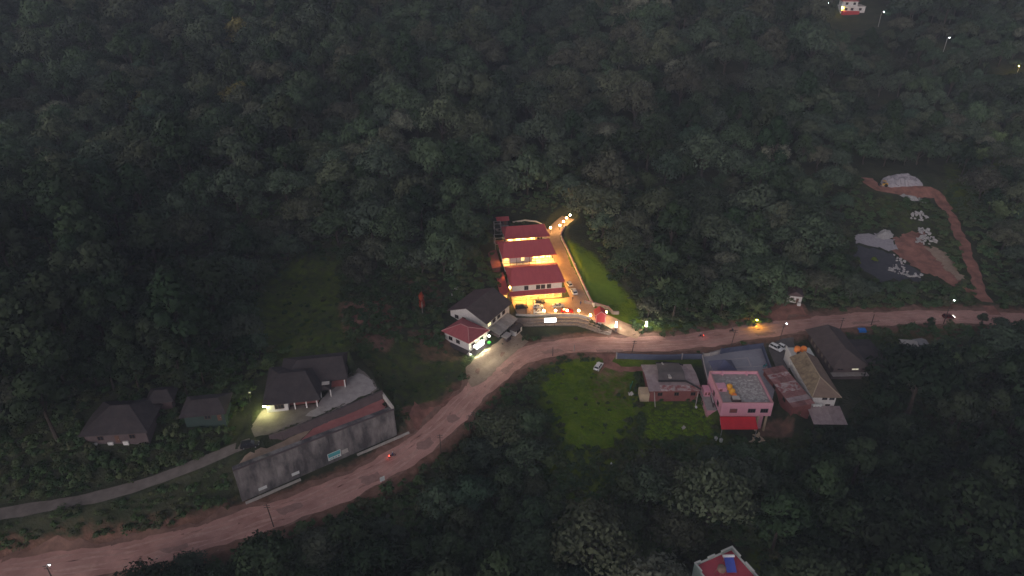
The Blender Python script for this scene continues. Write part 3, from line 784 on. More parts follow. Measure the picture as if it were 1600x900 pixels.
# lean-to down the west side of the front block
def leanto():
    o = Vector((H1_O.x, H1_O.y, YARD_Z))
    t = thing('lean_to', 'narrow maroon lean-to shed running down the dark side of the front hotel block', 'shed', o, HROT)
    shell(t, -4.0, -1.6, 1.0, 15, -1.0, 2.4, 'wall_redbrown')
    MB().hexa([(-4.4,0.4,2.5),(-1.2,0.4,3.4),(-1.2,15.6,3.4),(-4.4,15.6,2.5),(-4.4,0.4,2.62),(-1.2,0.4,3.52),(-1.2,15.6,3.52),(-4.4,15.6,2.62)]).build('roof', 'roof_maroon', t)
    shell(t, -3.6, -1.9, 0.96, 1.0, -0.3, 2.0, 'window_amber', 'shutter')
    t2 = thing('utility_shed', 'long dark maroon roofed shed beside the middle hotel block', 'shed', (H2_O.x, H2_O.y, H2_Z), HROT)
    shell(t2, -4.6, -1.8, 0.0, 13, -3.0, 2.0, 'wall_redbrown')
    MB().hexa([(-5.0,-0.5,2.1),(-1.5,-0.5,2.8),(-1.5,13.5,2.8),(-5.0,13.5,2.1),(-5.0,-0.5,2.22),(-1.5,-0.5,2.92),(-1.5,13.5,2.92),(-5.0,13.5,2.22)]).build('roof', 'wall_redbrown', t2)
    for k in range(3): MB().box(-4.9+0.4, -4.55, 2+k*4, 3+k*4, 0.2, 1.5).build('window', 'glass_dark', t2)
leanto()
def frame_tower(px, py, w, d, hh, label, deck):
    g = G(px, py)
    t = thing('frame_tower', label, 'tower', g, HROT)
    for sx in (0, 1):
        for sy in (0, 1): MB().box(sx*w-0.07, sx*w+0.07, sy*d-0.07, sy*d+0.07, -0.5, hh).build('post', 'metal_pale', t)
    for z in (hh*0.5, hh-0.06):
        for a, b in (((0,0),(w,0)),((w,0),(w,d)),((w,d),(0,d)),((0,d),(0,0))):
            MB().bar((*a,z),(*b,z),0.12).build('rail', 'metal_pale', t)
    MB().box(0.1, w-0.1, 0.1, d-0.1, hh*0.5+0.07, hh*0.5+0.15).build('deck', deck, t)
    return t
frame_tower(774, 392, 3.6, 3.4, 5.6, 'pale metal frame tower with dark deck beside the hotel roofs', 'wall_redbrown')
frame_tower(773, 366, 2.6, 2.6, 4.6, 'smaller pale metal frame standing uphill of the hotel sheds', 'metal_dark')
def hut(name, label, px, py, w, d, hh, rz, wall, roof, pitch=1.0, i=0.0, cat='hut', axis='x'):
    g = G(px, py); t = thing(name, label, cat, g, rz)
    shell(t, -w/2, w/2, 0, d, -1.0, hh, wall)
    MB().hip(-w/2-0.5, w/2+0.5, -0.6, d+0.5, hh+0.08, pitch, axis, i, i, 0.1).build('roof', roof, t)
    window(t, FR(-w/4, hh*0.4), 0.9, 0.8); door(t, FR(w/8, 0), 0.9, min(1.9, hh-0.2))
    return t
hut('tool_shed', 'small maroon roofed shed tucked behind the hotel by the frame', 786, 352, 4.2, 3.2, 2.2, HROT, 'wall_dark', 'roof_maroon', 0.9)
hut('flat_store', 'grey flat roofed store behind the back hotel block', 784, 362, 5.0, 2.2, 1.9, HROT, 'concrete', 'concrete', 0.12)
# glowing garden furniture behind the back block is a low wall with planters
def low_wall(name, label, pts, thick, hh, m, cat='wall', cap=None, group=None, sink=0.6, posts=None, base=None, pm=None):
    """free-standing wall along ground points, stepping with the ground"""
    t = thing(name, label, cat, (0,0,0), 0, group); c = pts[0]; t.location = (c.x, c.y, c.z)
    mb = MB(); cp = MB()
    for a, b in zip(pts[:-1], pts[1:]):
        d = (b-a); d.z = 0; n = Vector((-d.y, d.x, 0)).normalized()*thick/2
        q = [a-n, b-n, b+n, a+n]
        q = [p-c for p in q]
        mb.hexa([(p.x,p.y,p.z-sink) for p in q]+[(p.x,p.y,p.z+hh) for p in q])
        n2 = n*1.3; q2 = [p-c for p in (a-n2, b-n2, b+n2, a+n2)]
        cp.hexa([(p.x,p.y,p.z+hh) for p in q2]+[(p.x,p.y,p.z+hh+0.1) for p in q2])
    w = mb.build('wall', m, t)
    if cap: cp.build('coping', cap, w)
    if posts:
        for p in pts[::posts]:
            q = p-c; MB().box(q.x-thick*0.8, q.x+thick*0.8, q.y-thick*0.8, q.y+thick*0.8, q.z-sink, q.z+hh+0.3).build('post', pm or m, t)
    return t
def gline(*px, step=3.0):
    pts = [G(*q) for q in px]; out = []
    for a, b in zip(pts[:-1], pts[1:]):
        k = max(1, int((b-a).length/step))
        for j in range(k):
            q = a+(b-a)*j/k; out.append(Vector((q.x, q.y, h(q.x, q.y))))
    out.append(pts[-1]); return out
dw = []
for i in range(0, len(DRIVE)-1):
    p = DRIVE[i]; d = DRIVE[min(i+1,len(DRIVE)-1)]-DRIVE[max(i-1,0)]; d.z = 0; d.normalize()
    q = p+Vector((d.y, -d.x, 0))*3.5
    if 209 < q.y < 262: dw.append(Vector((q.x, q.y, h(q.x, q.y))))
low_wall('compound_wall', 'cream compound wall climbing along the lit hotel driveway', dw, 0.3, 1.3, 'wall_cream', cap='ridge_pink', posts=4)
low_wall('fence_wall', 'cream panelled wall between the hotel lawn and the red gatehouse', gline((913,474),(930,478),(950,484),(956,490)), 0.28, 1.3, 'stone_wall', cap='ridge_pink', posts=1)
low_wall('wall_stub', 'short pale wall block past the end of the panelled wall', gline((957,491),(967,491),step=9), 0.5, 1.3, 'stone_wall')
low_wall('garden_wall', 'low garden wall lit yellow behind the back hotel block', gline((801,348),(820,345),(838,347),(848,352)), 0.25, 0.6, 'wall_cream')
# stepped stone retaining wall under the yard
def stepped_wall():
    top = [Vector((*p, 0)) for p in [tuple(P(x, y, YARD_Z)[:2]) for x, y in ((806,493),(828,493.5),(850,493),(876,492.5),(904,493),(922,497.5),(940,504),(958,508))]]
    t = thing('retaining_wall', 'stepped stone retaining wall below the hotel car yard', 'wall', (top[0].x, top[0].y, 0), 0)
    c = Vector((top[0].x, top[0].y, 0))
    def off(line, d):
        out = []
        for i, p in enumerate(line):
            dd = (line[min(i+1,len(line)-1)]-line[max(i-1,0)]).normalized(); out.append(p+Vector((dd.y,-dd.x,0))*d)
        return out
    tiers = [(0.0, 0.35, YARD_Z+0.75), (0.35, 1.25, 2.15), (1.25, 2.15, 1.35), (2.15, 3.0, 0.65)]
    for k, (d0, d1, z) in enumerate(tiers):
        A, B = off(top, d0), off(top, d1); mb = MB()
        for i in range(len(top)-1):
            f = 1.0 if i < 5 else (0.72 if i == 5 else 0.45)
            q = [B[i]-c, B[i+1]-c, A[i+1]-c, A[i]-c]
            mb.hexa([(p.x,p.y,-0.8) for p in q]+[(p.x,p.y,z*f) for p in q])
        mb.build('tier' if k else 'parapet', 'stone_wall' if k else 'concrete_pale', t)
    return top, off
YTOP, yoff = stepped_wall()
def gatehouse():
    g = P(931, 505, 1.9)
    t = thing('gatehouse', 'small red gabled gatehouse at the hotel entrance', 'gatehouse', (g.x, g.y, h(g.x, g.y)), R(2))
    shell(t, 0, 3.1, 0, 3.0, -0.8, 3.0, 'gate_red')
    MB().add([(-0.0,-0.02,3.0),(3.1,-0.02,3.0),(1.55,-0.02,4.5),(0,0.2,3.0),(3.1,0.2,3.0),(1.55,0.2,4.5)], [(0,1,2),(5,4,3),(0,3,4,1),(1,4,5,2),(2,5,3,0)]).build('gable', 'gate_red', t)
    r = MB().hip(-0.5, 3.6, -0.5, 3.5, 3.02, 1.7, 'y', 0, 0, 0.14).build('roof', 'gate_red', t)
    for s in (0, 1):
        MB().bar((-0.45 if not s else 3.55,-0.53,3.08), (1.55,-0.53,4.75), 0.1, 0.16).build('bargeboard', 'ridge_pink', t)
    MB().box(-0.12, 0.12, -0.12, 0.0, -0.5, 2.9).build('pilaster', 'ridge_pink', t); MB().box(2.98, 3.22, -0.12, 0.0, -0.5, 2.9).build('pilaster', 'ridge_pink', t)
    window(t, LF(2.2, 1.2), 1.2, 1.1); door(t, RF(1.0, 0, 3.1))
gatehouse()

# ------------------------------------------------------------------ corner shop beside the road bend
SH_R = R(-38); MH_R = R(-32)
def anchored(px, py, z, lx, ly, rz):
    q = P(px, py, z); return Vector((q.x-(lx*math.cos(rz)-ly*math.sin(rz)), q.y-(lx*math.sin(rz)+ly*math.cos(rz)), 0))
SH_O = anchored(733, 537, 7.3, 0.7, -0.7, SH_R)+Vector((0, 0, 0.2)); MH_O = anchored(760, 507, 7.6, 0.9, -0.9, MH_R)
def shop():
    # local x runs along the south-west face (towards the road corner), y runs away along the road face
    t = thing('corner_shop', 'corner shop with red hip roof and brightly lit front at the road bend', 'shop', SH_O, SH_R)
    W, D = 10.5, 9.0
    shell(t, -W, 0, 0, D, -0.5, 3.4, 'wall_white'); shell(t, -W, 0, 0, D, 3.4, 7.0, 'wall_white', 'upper_wall')
    r = MB().hip(-W-0.7, 0.7, -0.7, D+0.4, 7.1, 2.1, 'x', 4.4, 4.4).build('roof', 'roof_red', t)
    for a, b in (((-W-0.7,-0.7,7.15),(-W+3.7,3.85,9.25)),((0.7,-0.7,7.15),(-3.7,3.85,9.25)),((-W+3.7,3.85,9.25),(-3.7,3.85,9.25)),((0.7,D+0.4,7.15),(-3.7,3.85,9.25))):
        MB().bar(a, b, 0.22, 0.14).build('ridge_cap', 'ridge_pink', r)
    # road face (x = 0), lit
    MB().hexa([(0.02,0,3.0),(2.2,0,2.6),(2.2,D,2.6),(0.02,D,3.0),(0.02,0,3.2),(2.2,0,2.75),(2.2,D,2.75),(0.02,D,3.2)]).build('awning', 'roof_black', t)
    MB().hexa([(-W*0.75,-1.4,3.0),(0,-1.4,3.0),(0,-0.02,3.5),(-W*0.75,-0.02,3.5),(-W*0.75,-1.4,3.1),(0,-1.4,3.1),(0,-0.02,3.65),(-W*0.75,-0.02,3.65)]).build('awning', 'roof_black', t)
    for y in (0.6, 2.9, 5.2): window(t, RF(y, 0.3, 0), 1.9, 2.2, 'window_cool', 'metal_pale', 1)
    for y in (0.8, 3.4, 6.0): tubelight(t, (1.1, y, 2.45), (1.1, y+1.2, 2.45), 'glow_white', 0.06)
    window(t, RF(1.2, 4.4, 0), 1.4, 1.3); window(t, RF(5.4, 4.4, 0), 1.4, 1.3)
    for x in (-8.6, -5.4): window(t, FR(x, 4.6), 1.4, 1.2)
    window(t, FR(-3.6, 1.0), 1.3, 1.2); window(t, FR(-7.2, 1.6), 1.2, 1.0)
    s = MB().box(0.9, 1.06, 2.3, 6.1, 3.3, 5.1).build('sign_box', 'sign_lit', t); MB().box(0.86, 0.899, 2.2, 6.2, 3.2, 5.2).build('backing', 'metal_dark', s)
    for y in (2.6, 5.8): MB().bar((0,y,4.2),(0.86,y,4.2),0.08).build('sign_bracket', 'metal_dark', t)
    for y in (0.6, 4.2, 7.9):  # arms and flood lamps added to spread the shop's spill over the road
        MB().bar((0,y,5.6),(1.5,y,5.9),0.07).build('added_lamp_arm', 'metal_dark', t); MB().rbox((1.75,y,5.85), (0.5,0.34,0.2), 0, 0, R(30)).build('flood_lamp', 'glow_added_spill', t)
    MB().box(1.3, 2.1, 7.4, 8.4, 3.05, 3.6).build('green_sign', 'green_lit', t)
    MB().box(0.02, 2.4, -0.4, D, -0.4, 0.06).build('front_step', 'concrete_pale', t)
    MB().box(2.4, 3.2, 0.5, 6.5, -0.5, -0.08+0.05).build('lower_step', 'concrete', t)
shop()
def shop_rear():
    t = thing('brown_roof_house', 'house with broad brown gable roof adjoining the corner shop', 'house', (MH_O.x, MH_O.y, 0.4), MH_R)
    x0, x1, y0, y1, e = -14.4, 0.0, 0.0, 14.6, 7.4
    shell(t, x0, x1, y0, y1, -0.5, e, 'wall_white')
    MB().add([(x0,y0,e),(x1,y0,e),((x0+x1)/2,y0,e+3.0),(x0,y0+0.2,e),(x1,y0+0.2,e),((x0+x1)/2,y0+0.2,e+3.0)], [(0,1,2),(5,4,3),(0,3,4,1),(1,4,5,2),(2,5,3,0)]).build('gable', 'wall_white', t)
    xm = (x0+x1)/2
    for nm, a, b, m in (('roof', x0-0.9, xm, 'roof_brown'), ('roof', xm, x1+0.9, 'roof_umber')):
        za = e-0.28 if a < xm-1 else e+3.2; zb = e+3.2 if a < xm-1 else e-0.28
        MB().hexa([(a,y0-0.9,za),(b,y0-0.9,zb),(b,y1+0.8,zb),(a,y1+0.8,za),(a,y0-0.9,za+0.18),(b,y0-0.9,zb+0.18),(b,y1+0.8,zb+0.18),(a,y1+0.8,za+0.18)]).build(nm, m, t)
    for x in (-12.5, -9.5): window(t, FR(x, 4.9, y0), 1.3, 1.2)
    for y in (1.3, 4.1, 7.1, 10.1): window(t, RF(y, 4.7, x1), 1.6, 1.2, 'glass_dark' if y > 3 else 'window_lemon')
    return t
shop_rear()
def shop_shed():
    t = thing('tin_shed', 'grey corrugated tin shed roof on the road side of the brown roofed house', 'shed', (MH_O.x, MH_O.y, 0.3), MH_R)
    x0, x1, y0, y1 = 0.1, 4.4, 1.4, 13.4
    shell(t, x0, x1-0.5, y0+0.3, y1-0.3, -0.6, 2.7, 'wall_dark')
    n = 6
    for k in range(n):
        a = y0+(y1-y0)*k/n; b = y0+(y1-y0)*(k+1)/n-0.04; dz = 0.03*(k%2)
        MB().hexa([(x0,a,4.0+dz),(x1,a,2.9+dz),(x1,b,2.9+dz),(x0,b,4.0+dz),(x0,a,4.07+dz),(x1,a,2.97+dz),(x1,b,2.97+dz),(x0,b,4.07+dz)]).build('roof_sheet', 'tin_grey', t)
    for y in (2.5, 5.5, 9.0): window(t, RF(y, 0.5, x1-0.5), 1.9, 1.7, 'glass_dark', 'metal_pale', 1)
    t2 = thing('stall', 'small white stall with dark pitched top at the road edge by the tin shed', 'stall', (MH_O.x, MH_O.y, 0.2), MH_R)
    shell(t2, 4.6, 6.8, 7.6, 12.0, -0.5, 2.0, 'wall_white'); MB().hip(4.2, 7.2, 7.2, 12.4, 2.1, 0.6, 'y', 0.4, 0.4, 0.1).build('roof', 'roof_black', t2)
    window(t2, RF(8.6, 0.5, 6.8), 2.2, 1.1)
    t3 = thing('stall', 'dark boxy kiosk with flat top beside the shop forecourt', 'stall', (MH_O.x, MH_O.y, 0.2), MH_R)
    shell(t3, 4.6, 6.6, 2.6, 5.2, -0.5, 2.1, 'wall_dark'); MB().box(4.45, 6.9, 2.2, 5.6, 2.1, 2.24).build('roof', 'tin_grey', t3)
    window(t3, RF(3.2, 0.7, 6.6), 1.4, 0.9)
shop_shed()

# ------------------------------------------------------------------ plateau house above the tall wall
def tall_wall():
    L = (w1-w0).length; rz = math.atan2(wd.y, wd.x)
    t = thing('retaining_wall', 'tall streaked concrete retaining wall beside the road below the plateau house', 'wall', (w0.x, w0.y, 0), rz)
    n = 9
    for k in range(n):
        a, b = L*k/n, L*(k+1)/n-0.05
        za, zb = 10.1-1.3*k/n, 10.1-1.3*(k+1)/n
        f = 0.02*(k % 2)
        MB().hexa([(a,-0.35-f,-1),(b,-0.35-f,-1),(b,2.0,-1),(a,2.0,-1),(a,0.15-f,za),(b,0.15-f,zb),(b,2.0,zb),(a,2.0,za)]).build('panel', 'wall_stain', t)
    MB().hexa([(-0.2,0.0,10.1),(L+0.2,0.0,8.8),(L+0.2,0.5,8.8),(-0.2,0.5,10.1),(-0.2,0.0,10.28),(L+0.2,0.0,8.98),(L+0.2,0.5,8.98),(-0.2,0.5,10.28)]).build('coping', 'wall_dark', t)
    MB().hexa([(L-0.4,0.52,8.6),(L+0.2,0.52,8.6),(L+0.2,8.0,9.0),(L-0.4,8.0,9.0),(L-0.4,0.52,9.7),(L+0.2,0.52,9.7),(L+0.2,8.0,10.4),(L-0.4,8.0,10.4)]).build('return_wall', 'concrete_pale', t)
    MB().hexa([(L-0.1,2.0,-1.0),(L+0.3,2.0,-1.0),(L+0.3,11.0,2.0),(L-0.1,11.0,2.0),(L-0.1,2.0,8.7),(L+0.3,2.0,8.7),(L+0.3,11.0,9.0),(L-0.1,11.0,9.0)]).build('end_wall', 'wall_stain', t)
    # painted hoarding and pale plaster notices
    def board(name, x, z, w, hh, m, label, cat):
        o = MB().box(0, w, -0.06, 0.0, 0, hh).build(name, m)
        o.matrix_world = Matrix.Translation((w0.x, w0.y, 0)) @ Matrix.Rotation(rz, 4, 'Z') @ Matrix.Translation((x, -0.40, z)) @ Matrix.Rotation(-0.05, 4, 'X')
        return tag(o, label, cat)
    b = board('billboard', L*0.53, 1.4, 3.6, 2.2, 'sign_white', 'teal and white hoarding fixed to the tall retaining wall', 'sign')
    MB().box(0.15, 3.45, -0.09, -0.061, 0.9, 2.1).build('teal_panel', 'sign_teal', b)
    for k in range(4): MB().box(0.4+k*0.75, 0.9+k*0.75, -0.09, -0.061, 0.25, 0.5+0.12*(k%2)).build('lettering', 'sign_teal', b)
    board('notice_board', L*0.62, 1.7, 1.8, 1.3, 'concrete_pale', 'pale blank notice panel just right of the teal hoarding', 'sign')
    board('notice_board', L*0.30, 1.5, 2.0, 0.9, 'sign_white', 'white notice panel between streaks midway along the tall wall', 'sign')
    board('notice_board', L*0.10, 1.3, 2.1, 0.9, 'sign_white', 'small white notice panel near the low end of the tall wall', 'sign')
    for lab, a, b2 in (('long white kerb wall at the foot of the tall retaining wall, lane end', 0.5, 14.5), ('long white kerb wall at the foot of the tall retaining wall, shop end', 30, 45.5)):
        t2 = thing('kerb_wall', lab, 'kerb', (w0.x, w0.y, 0), rz)
        k = 7
        for i in range(k):
            x0 = a+(b2-a)*i/k
            MB().box(x0, x0+(b2-a)/k-0.06, -1.75-0.02*(i%2), -1.25, -0.5, 0.62).build('block', 'concrete_pale', t2)
    # upper wall between terrace and plateau
    pts = [P(x, y, PLAT_Z) for x, y in ((420,681),(440,675),(470,664),(500,652),(530,640),(560,627),(597,611))]
    t3 = thing('retaining_wall', 'dark upper retaining wall between the red terrace and the plateau yard', 'wall', (pts[0].x, pts[0].y, PLAT_Z), 0)
    c = Vector((pts[0].x, pts[0].y, PLAT_Z))
    for a, b in zip(pts[:-1], pts[1:]):
        d = (b-a).normalized(); n = Vector((d.y,-d.x,0)); e = d*0.03
        q = [a+n*0.9-c, b+n*0.9-c-e, b-n*0.5-c-e, a-n*0.5-c]; q2 = [a+n*0.45-c, b+n*0.45-c-e, b-n*0.1-c-e, a-n*0.1-c]
        MB().hexa([(p.x,p.y,-4.2) for p in q]+[(p.x,p.y,0.35) for p in q2]).build('panel', 'wall_dark', t3)
tall_wall()
def plateau_house():
    A = P(418, 645, PLAT_Z); B = P(497, 636, PLAT_Z)
    rz = math.atan2(B.y-A.y, B.x-A.x); t = thing('plateau_house', 'house with big dark roof and white corner room above the tall wall', 'house', (A.x, A.y, PLAT_Z), rz)
    W = (B-A).length
    shell(t, 0, W*0.42, 0, 11, -0.6, 2.9, 'wall_white'); shell(t, W*0.42, W, 2.0, 11, -0.6, 2.9, 'wall_redbrown', 'porch_wall')
    for x in (W*0.55, W*0.78, W-0.15): MB().box(x-0.16, x+0.16, 0.05, 0.37, -0.3, 2.8).build('pillar', 'wall_white', t)
    MB().box(W*0.42, W, 0.0, 0.35, 2.5, 2.86).build('lintel', 'wall_white', t)
    window(t, FR(2.2, 1.0), 2.2, 1.2, 'glass_dark', 'frame_brown', 2); window(t, LF(4.5, 1.0), 1.5, 1.2)
    MB().hip(-0.9, W+1.0, -0.7, 16.5, 3.0, 3.6, 'x', 4.0, 4.0).build('roof', 'roof_black', t)
    # rear wing stepping back to the right
    shell(t, W*0.6, W+7.2, 8.0, 17.5, -0.6, 2.9, 'wall_redbrown', 'wing_wall')
    MB().hip(W*0.2, W+8.0, 6.8, 20.0, 3.25, 3.4, 'x', 5.0, 1.2).build('wing_roof', 'roof_black', t)
    for x in (W+2.6, W+7.0): MB().box(x-0.16, x+0.16, 7.25, 7.55, -0.3, 3.0).build('pillar', 'wall_white', t)
    MB().box(W+2.4, W+7.1, 7.25, 7.5, 2.75, 3.05).build('lintel', 'wall_white', t)
    MB().hip(W+0.4, W+3.6, 3.6, 8.0, 2.7, 1.0, 'y', 0.2, 0.2, 0.12).build('porch_roof', 'roof_black', t)
    MB().box(W+1.2, W+3.2, 4.6, 6.0, 3.66, 3.76).build('roof_patch', 'concrete_pale', t)
    for x in (W+0.7, W+3.3): MB().box(x-0.14, x+0.14, 3.8, 4.08, -0.3, 2.6).build('pillar', 'wall_white', t)
    l = MB().rbox((-0.45,-0.25,2.55), (0.45,0.3,0.25)).build('flood_lamp', 'glow_flood', t)
plateau_house()
def dark_house(label, pl, pr, z, d, hh, pitch, i, group=None, wallm='wall_dark', name='hill_house'):
    A, B = P(*pl, z), P(*pr, z); rz = math.atan2(B.y-A.y, B.x-A.x); W = (B-A).length
    t = thing(name, label, 'house', (A.x, A.y, z), rz, group)
    shell(t, 0, W, 0, d, -2.5, hh, wallm)
    MB().hip(-0.9, W+0.9, -0.9, d+0.9, hh+0.1, pitch, 'x', i, i).build('roof', 'roof_black', t)
    return t, W
t, W = dark_house('dark hip roofed house with white plinths among the trees below the hill', (136,694), (232,688), 12.6, 12, 3.2, 3.6, 6.0)
for x in (1.2, 5.0, 8.6): MB().box(x, x+1.3, -0.35, -0.02, -1.6, 0.3).build('plinth', 'wall_white', t)
window(t, FR(3.0, 1.0), 1.3, 1.2); window(t, FR(10.5, 1.0), 1.3, 1.2); door(t, FR(7.0, 0.0))
t, W = dark_house('small brown roofed outhouse behind the dark hip roofed house', (236,640), (270,636), 14.5, 5, 2.4, 1.6, 2.0); window(t, FR(1.5, 0.9), 1.0, 0.9)
t.children[1].data.materials[0] = M['roof_brown']
t, W = dark_house('low dark cottage with green wall next to the lane gate', (290,662), (352,656), 12.8, 7, 2.6, 2.0, 2.5, wallm='wall_green'); window(t, FR(5.0, 0.9), 1.4, 1.0); door(t, FR(8.0, 0))

# ------------------------------------------------------------------ right of the road: tin house, pink house, court, ochre house
def tin_house():
    z = -1.6
    A, B = P(1014, 612, z+2.9), P(1097, 611, z+2.9)
    rz = math.atan2(B.y-A.y, B.x-A.x); W = (B-A).length; D = 13.0
    t = thing('tin_house', 'low house with pinkish tin sheets and a dark arched tarpaulin over its roof', 'house', (A.x, A.y, z), rz)
    shell(t, 0.6, W-0.6, 0.8, D-0.6, -2.5, 2.5, 'wall_redbrown')
    n = 9; Y = [0, 2.4, 4.9, 7.3, 9.8, 12.2, 13.4]
    def ht(y): return 2.95+(0.9*min(y, 6.5)/6.5)-(0.9*max(0, y-6.5)/6.9)
    for k in range(n):
        a, b = W*k/n, W*(k+1)/n-0.03
        for j in range(len(Y)-1):
            y0, y1 = Y[j], Y[j+1]+0.12; dz = 0.02*((k+j) % 3)-0.012*j
            m = 'tin_rust' if j == 0 and k > 1 else 'tin_pink'
            MB().hexa([(a,y0,ht(y0)+dz),(b,y0,ht(y0)+dz),(b,y1,ht(y1)+dz-0.03),(a,y1,ht(y1)+dz-0.03),(a,y0,ht(y0)+dz+0.05),(b,y0,ht(y0)+dz+0.05),(b,y1,ht(y1)+dz+0.02),(a,y1,ht(y1)+dz+0.02)]).build('roof_sheet', m, t)
    # arched tarpaulin
    x0, x1 = W*0.22, W*0.74; N = 10; mb = MB(); me2 = MB()
    for i in range(N+1):
        y = 3.6+(13.6-3.6)*i/N; arch = 0.5+0.7*math.sin(math.pi*i/N)
        for xx in (x0+0.12*i, x1-0.02*i*0): 
            for dz in (0, 0.08): mb.v.append((xx, y, ht(y)+arch+dz))
    for i in range(N):
        q = i*4
        mb.f += [[q+1,q+3,q+7,q+5],[q+0,q+4,q+6,q+2],[q+0,q+1,q+5,q+4],[q+2,q+6,q+7,q+3]]
    mb.f += [[0,2,3,1],[N*4+1,N*4+3,N*4+2,N*4]]
    tp = mb.build('tarpaulin', 'tarpaulin', t)
    e = [Vector((x0-0.1,3.5,ht(3.5)+0.65)), Vector(((x0+x1)/2,3.5,ht(3.5)+0.72)), Vector((x1,3.5,ht(3.5)+0.6)), Vector((W*0.9,1.6,ht(1.6)+0.3)), Vector((W-0.3,0.3,3.25))]
    MB().tube(e, 0.28, 6).build('edge_roll', 'tarp_black', t)
    MB().tube([Vector((x0+1.2,13.6,ht(13.6)+0.6)), Vector(((x0+x1)/2,13.7,ht(13.6)+0.65)), Vector((x1,13.0,ht(13)+0.6)), Vector((x1+1.2,12.2,ht(12)+0.4))], 0.25, 6).build('edge_roll', 'tarp_black', t)
    MB().hexa([(x0+3.2,4.2,ht(4)+0.95),(x0+4.0,4.2,ht(4)+0.95),(x0+3.2,13.2,ht(13)+0.75),(x0+2.8,13.2,ht(13)+0.75),(x0+3.2,4.2,ht(4)+1.5),(x0+4.0,4.2,ht(4)+1.5),(x0+3.2,13.2,ht(13)+1.0),(x0+2.8,13.2,ht(13)+1.0)]).build('pale_strip', 'concrete_pale', t)
    # the pale strip follows the arch
    for x in (1.6, W-1.2):
        MB().bar((x,-0.2,2.8), (x+(0.5 if x < 5 else -0.6),-1.6,-2.2), 0.16).build('prop', 'concrete_pale', t)
    for x in (3.0, 8.0, 13.0): window(t, FR(x, 0.7, 0.8), 1.3, 1.1)
    MB().box(-2.2, 0.5, 0.6, 4.2, -2.0, 1.4).build('side_room', 'plank', t)
tin_house()
PK = Vector((60.0, 154.4, -4.8))
def pink_house():
    t = thing('pink_house', 'two-storey pink house with rubble strewn flat roof and red awning', 'house', PK, 0)
    W, D, z0, zr, zp = 14.6, 15.0, 4.6, 8.4, 9.35      # floor of upper storey, roof, parapet (above base)
    shell(t, 1.0, W-1.6, 1.0, D, -1.5, z0, 'wall_pink')
    shell(t, 0, W, 0, D, z0, zr, 'wall_pink', 'upper_wall')
    MB().box(0.26, W-0.26, 0.26, D-0.26, zr, zr+0.08).build('roof_deck', 'concrete', t)
    for nm, b in (('p', (0,W,0,0.25)), ('p', (0,W,D-0.25,D)), ('p', (0,0.25,0.25,D-0.25)), ('p', (W-0.25,W,0.25,D-0.25))):
        o = MB().box(*b, zr, zp if b[3] < 1 or b[2] < 1 else zp+0.1).build('parapet', 'wall_pink', t)
        MB().box(b[0]-0.05, b[1]+0.05, b[2]-0.05, b[3]+0.05, (zp if b[3] < 1 or b[2] < 1 else zp+0.1), (zp if b[3] < 1 or b[2] < 1 else zp+0.1)+0.1).build('coping', 'ridge_pink', o)
    window(t, FR(2.6, z0+1.4), 1.9, 1.2, 'wall_redbrown', 'wall_dark', 0)
    for x in (7.8, 11.4): window(t, FR(x, z0+1.4), 2.0, 1.2, 'glass_dark', 'wall_dark', 2)
    for y in (4.0, 8.5): window(t, LF(y, z0+1.3), 1.3, 1.3); window(t, RF(y, z0+1.3, W), 1.3, 1.3)
    MB().hexa([(-0.1,-3.2,2.35),(10.4,-3.2,2.35),(10.2,-0.02,4.3),(0.0,-0.02,4.3),(-0.1,-3.2,2.42),(10.4,-3.2,2.42),(10.2,-0.02,4.4),(0.0,-0.02,4.4)]).build('awning', 'awning_red', t)
    for x in (0.15, 10.1): MB().box(x-0.08, x+0.08, -3.1, -2.94, -1.0, 2.34).build('awning_post', 'metal_pale', t)
    for x in (11.2, 13.6): MB().box(x-0.25, x+0.25, 0.1, 0.6, -1.5, z0).build('pillar', 'plank', t)
    for x in (2.2, 6.0): window(t, FR(x, 0.8, 1.0), 1.5, 1.3)
    door(t, FR(8.6, 0, 1.0))
    # stair head, water-tank plinth, side porch
    s = shell(t, 0.3, 3.0, 6.2, 9.0, zr+0.08, zr+1.3, 'wall_pink', 'stair_head'); MB().box(0.9, 1.7, 6.16, 6.2, zr+0.3, zr+1.1).build('opening', 'wall_redbrown', s)
    MB().box(3.3, 5.8, 1.2, 3.2, zr+0.08, zr+1.1).build('tank_plinth', 'roof_umber', t)
    MB().box(3.4, 5.6, 1.4, 3.0, zr+1.1, zr+1.25).build('slab', 'concrete_pale', t)
    shell(t, -2.6, 0, 3.5, D-1.0, -1.5, 3.9, 'wall_pink', 'porch'); MB().box(-2.8, 0, 3.3, D-0.8, 3.9, 4.08).build('porch_roof', 'concrete', t)
    p = shell(t, -2.4, -0.4, 9.5, 12.6, 4.08, 6.0, 'wall_pink', 'porch_screen')
    for y in (11.9, 10.8): window(p, FR(-2.1 if y > 11 else -1.2, 4.6, 9.5), 0.6, 1.1, 'wall_redbrown', 'wall_pink', 0)
    for x in (3.6, 11.0): MB().box(x, x+0.5, D-0.9, D-0.4, zr+0.08, zr+1.5).build('column_stub', 'wall_pink', t)
    return t
pink_house()
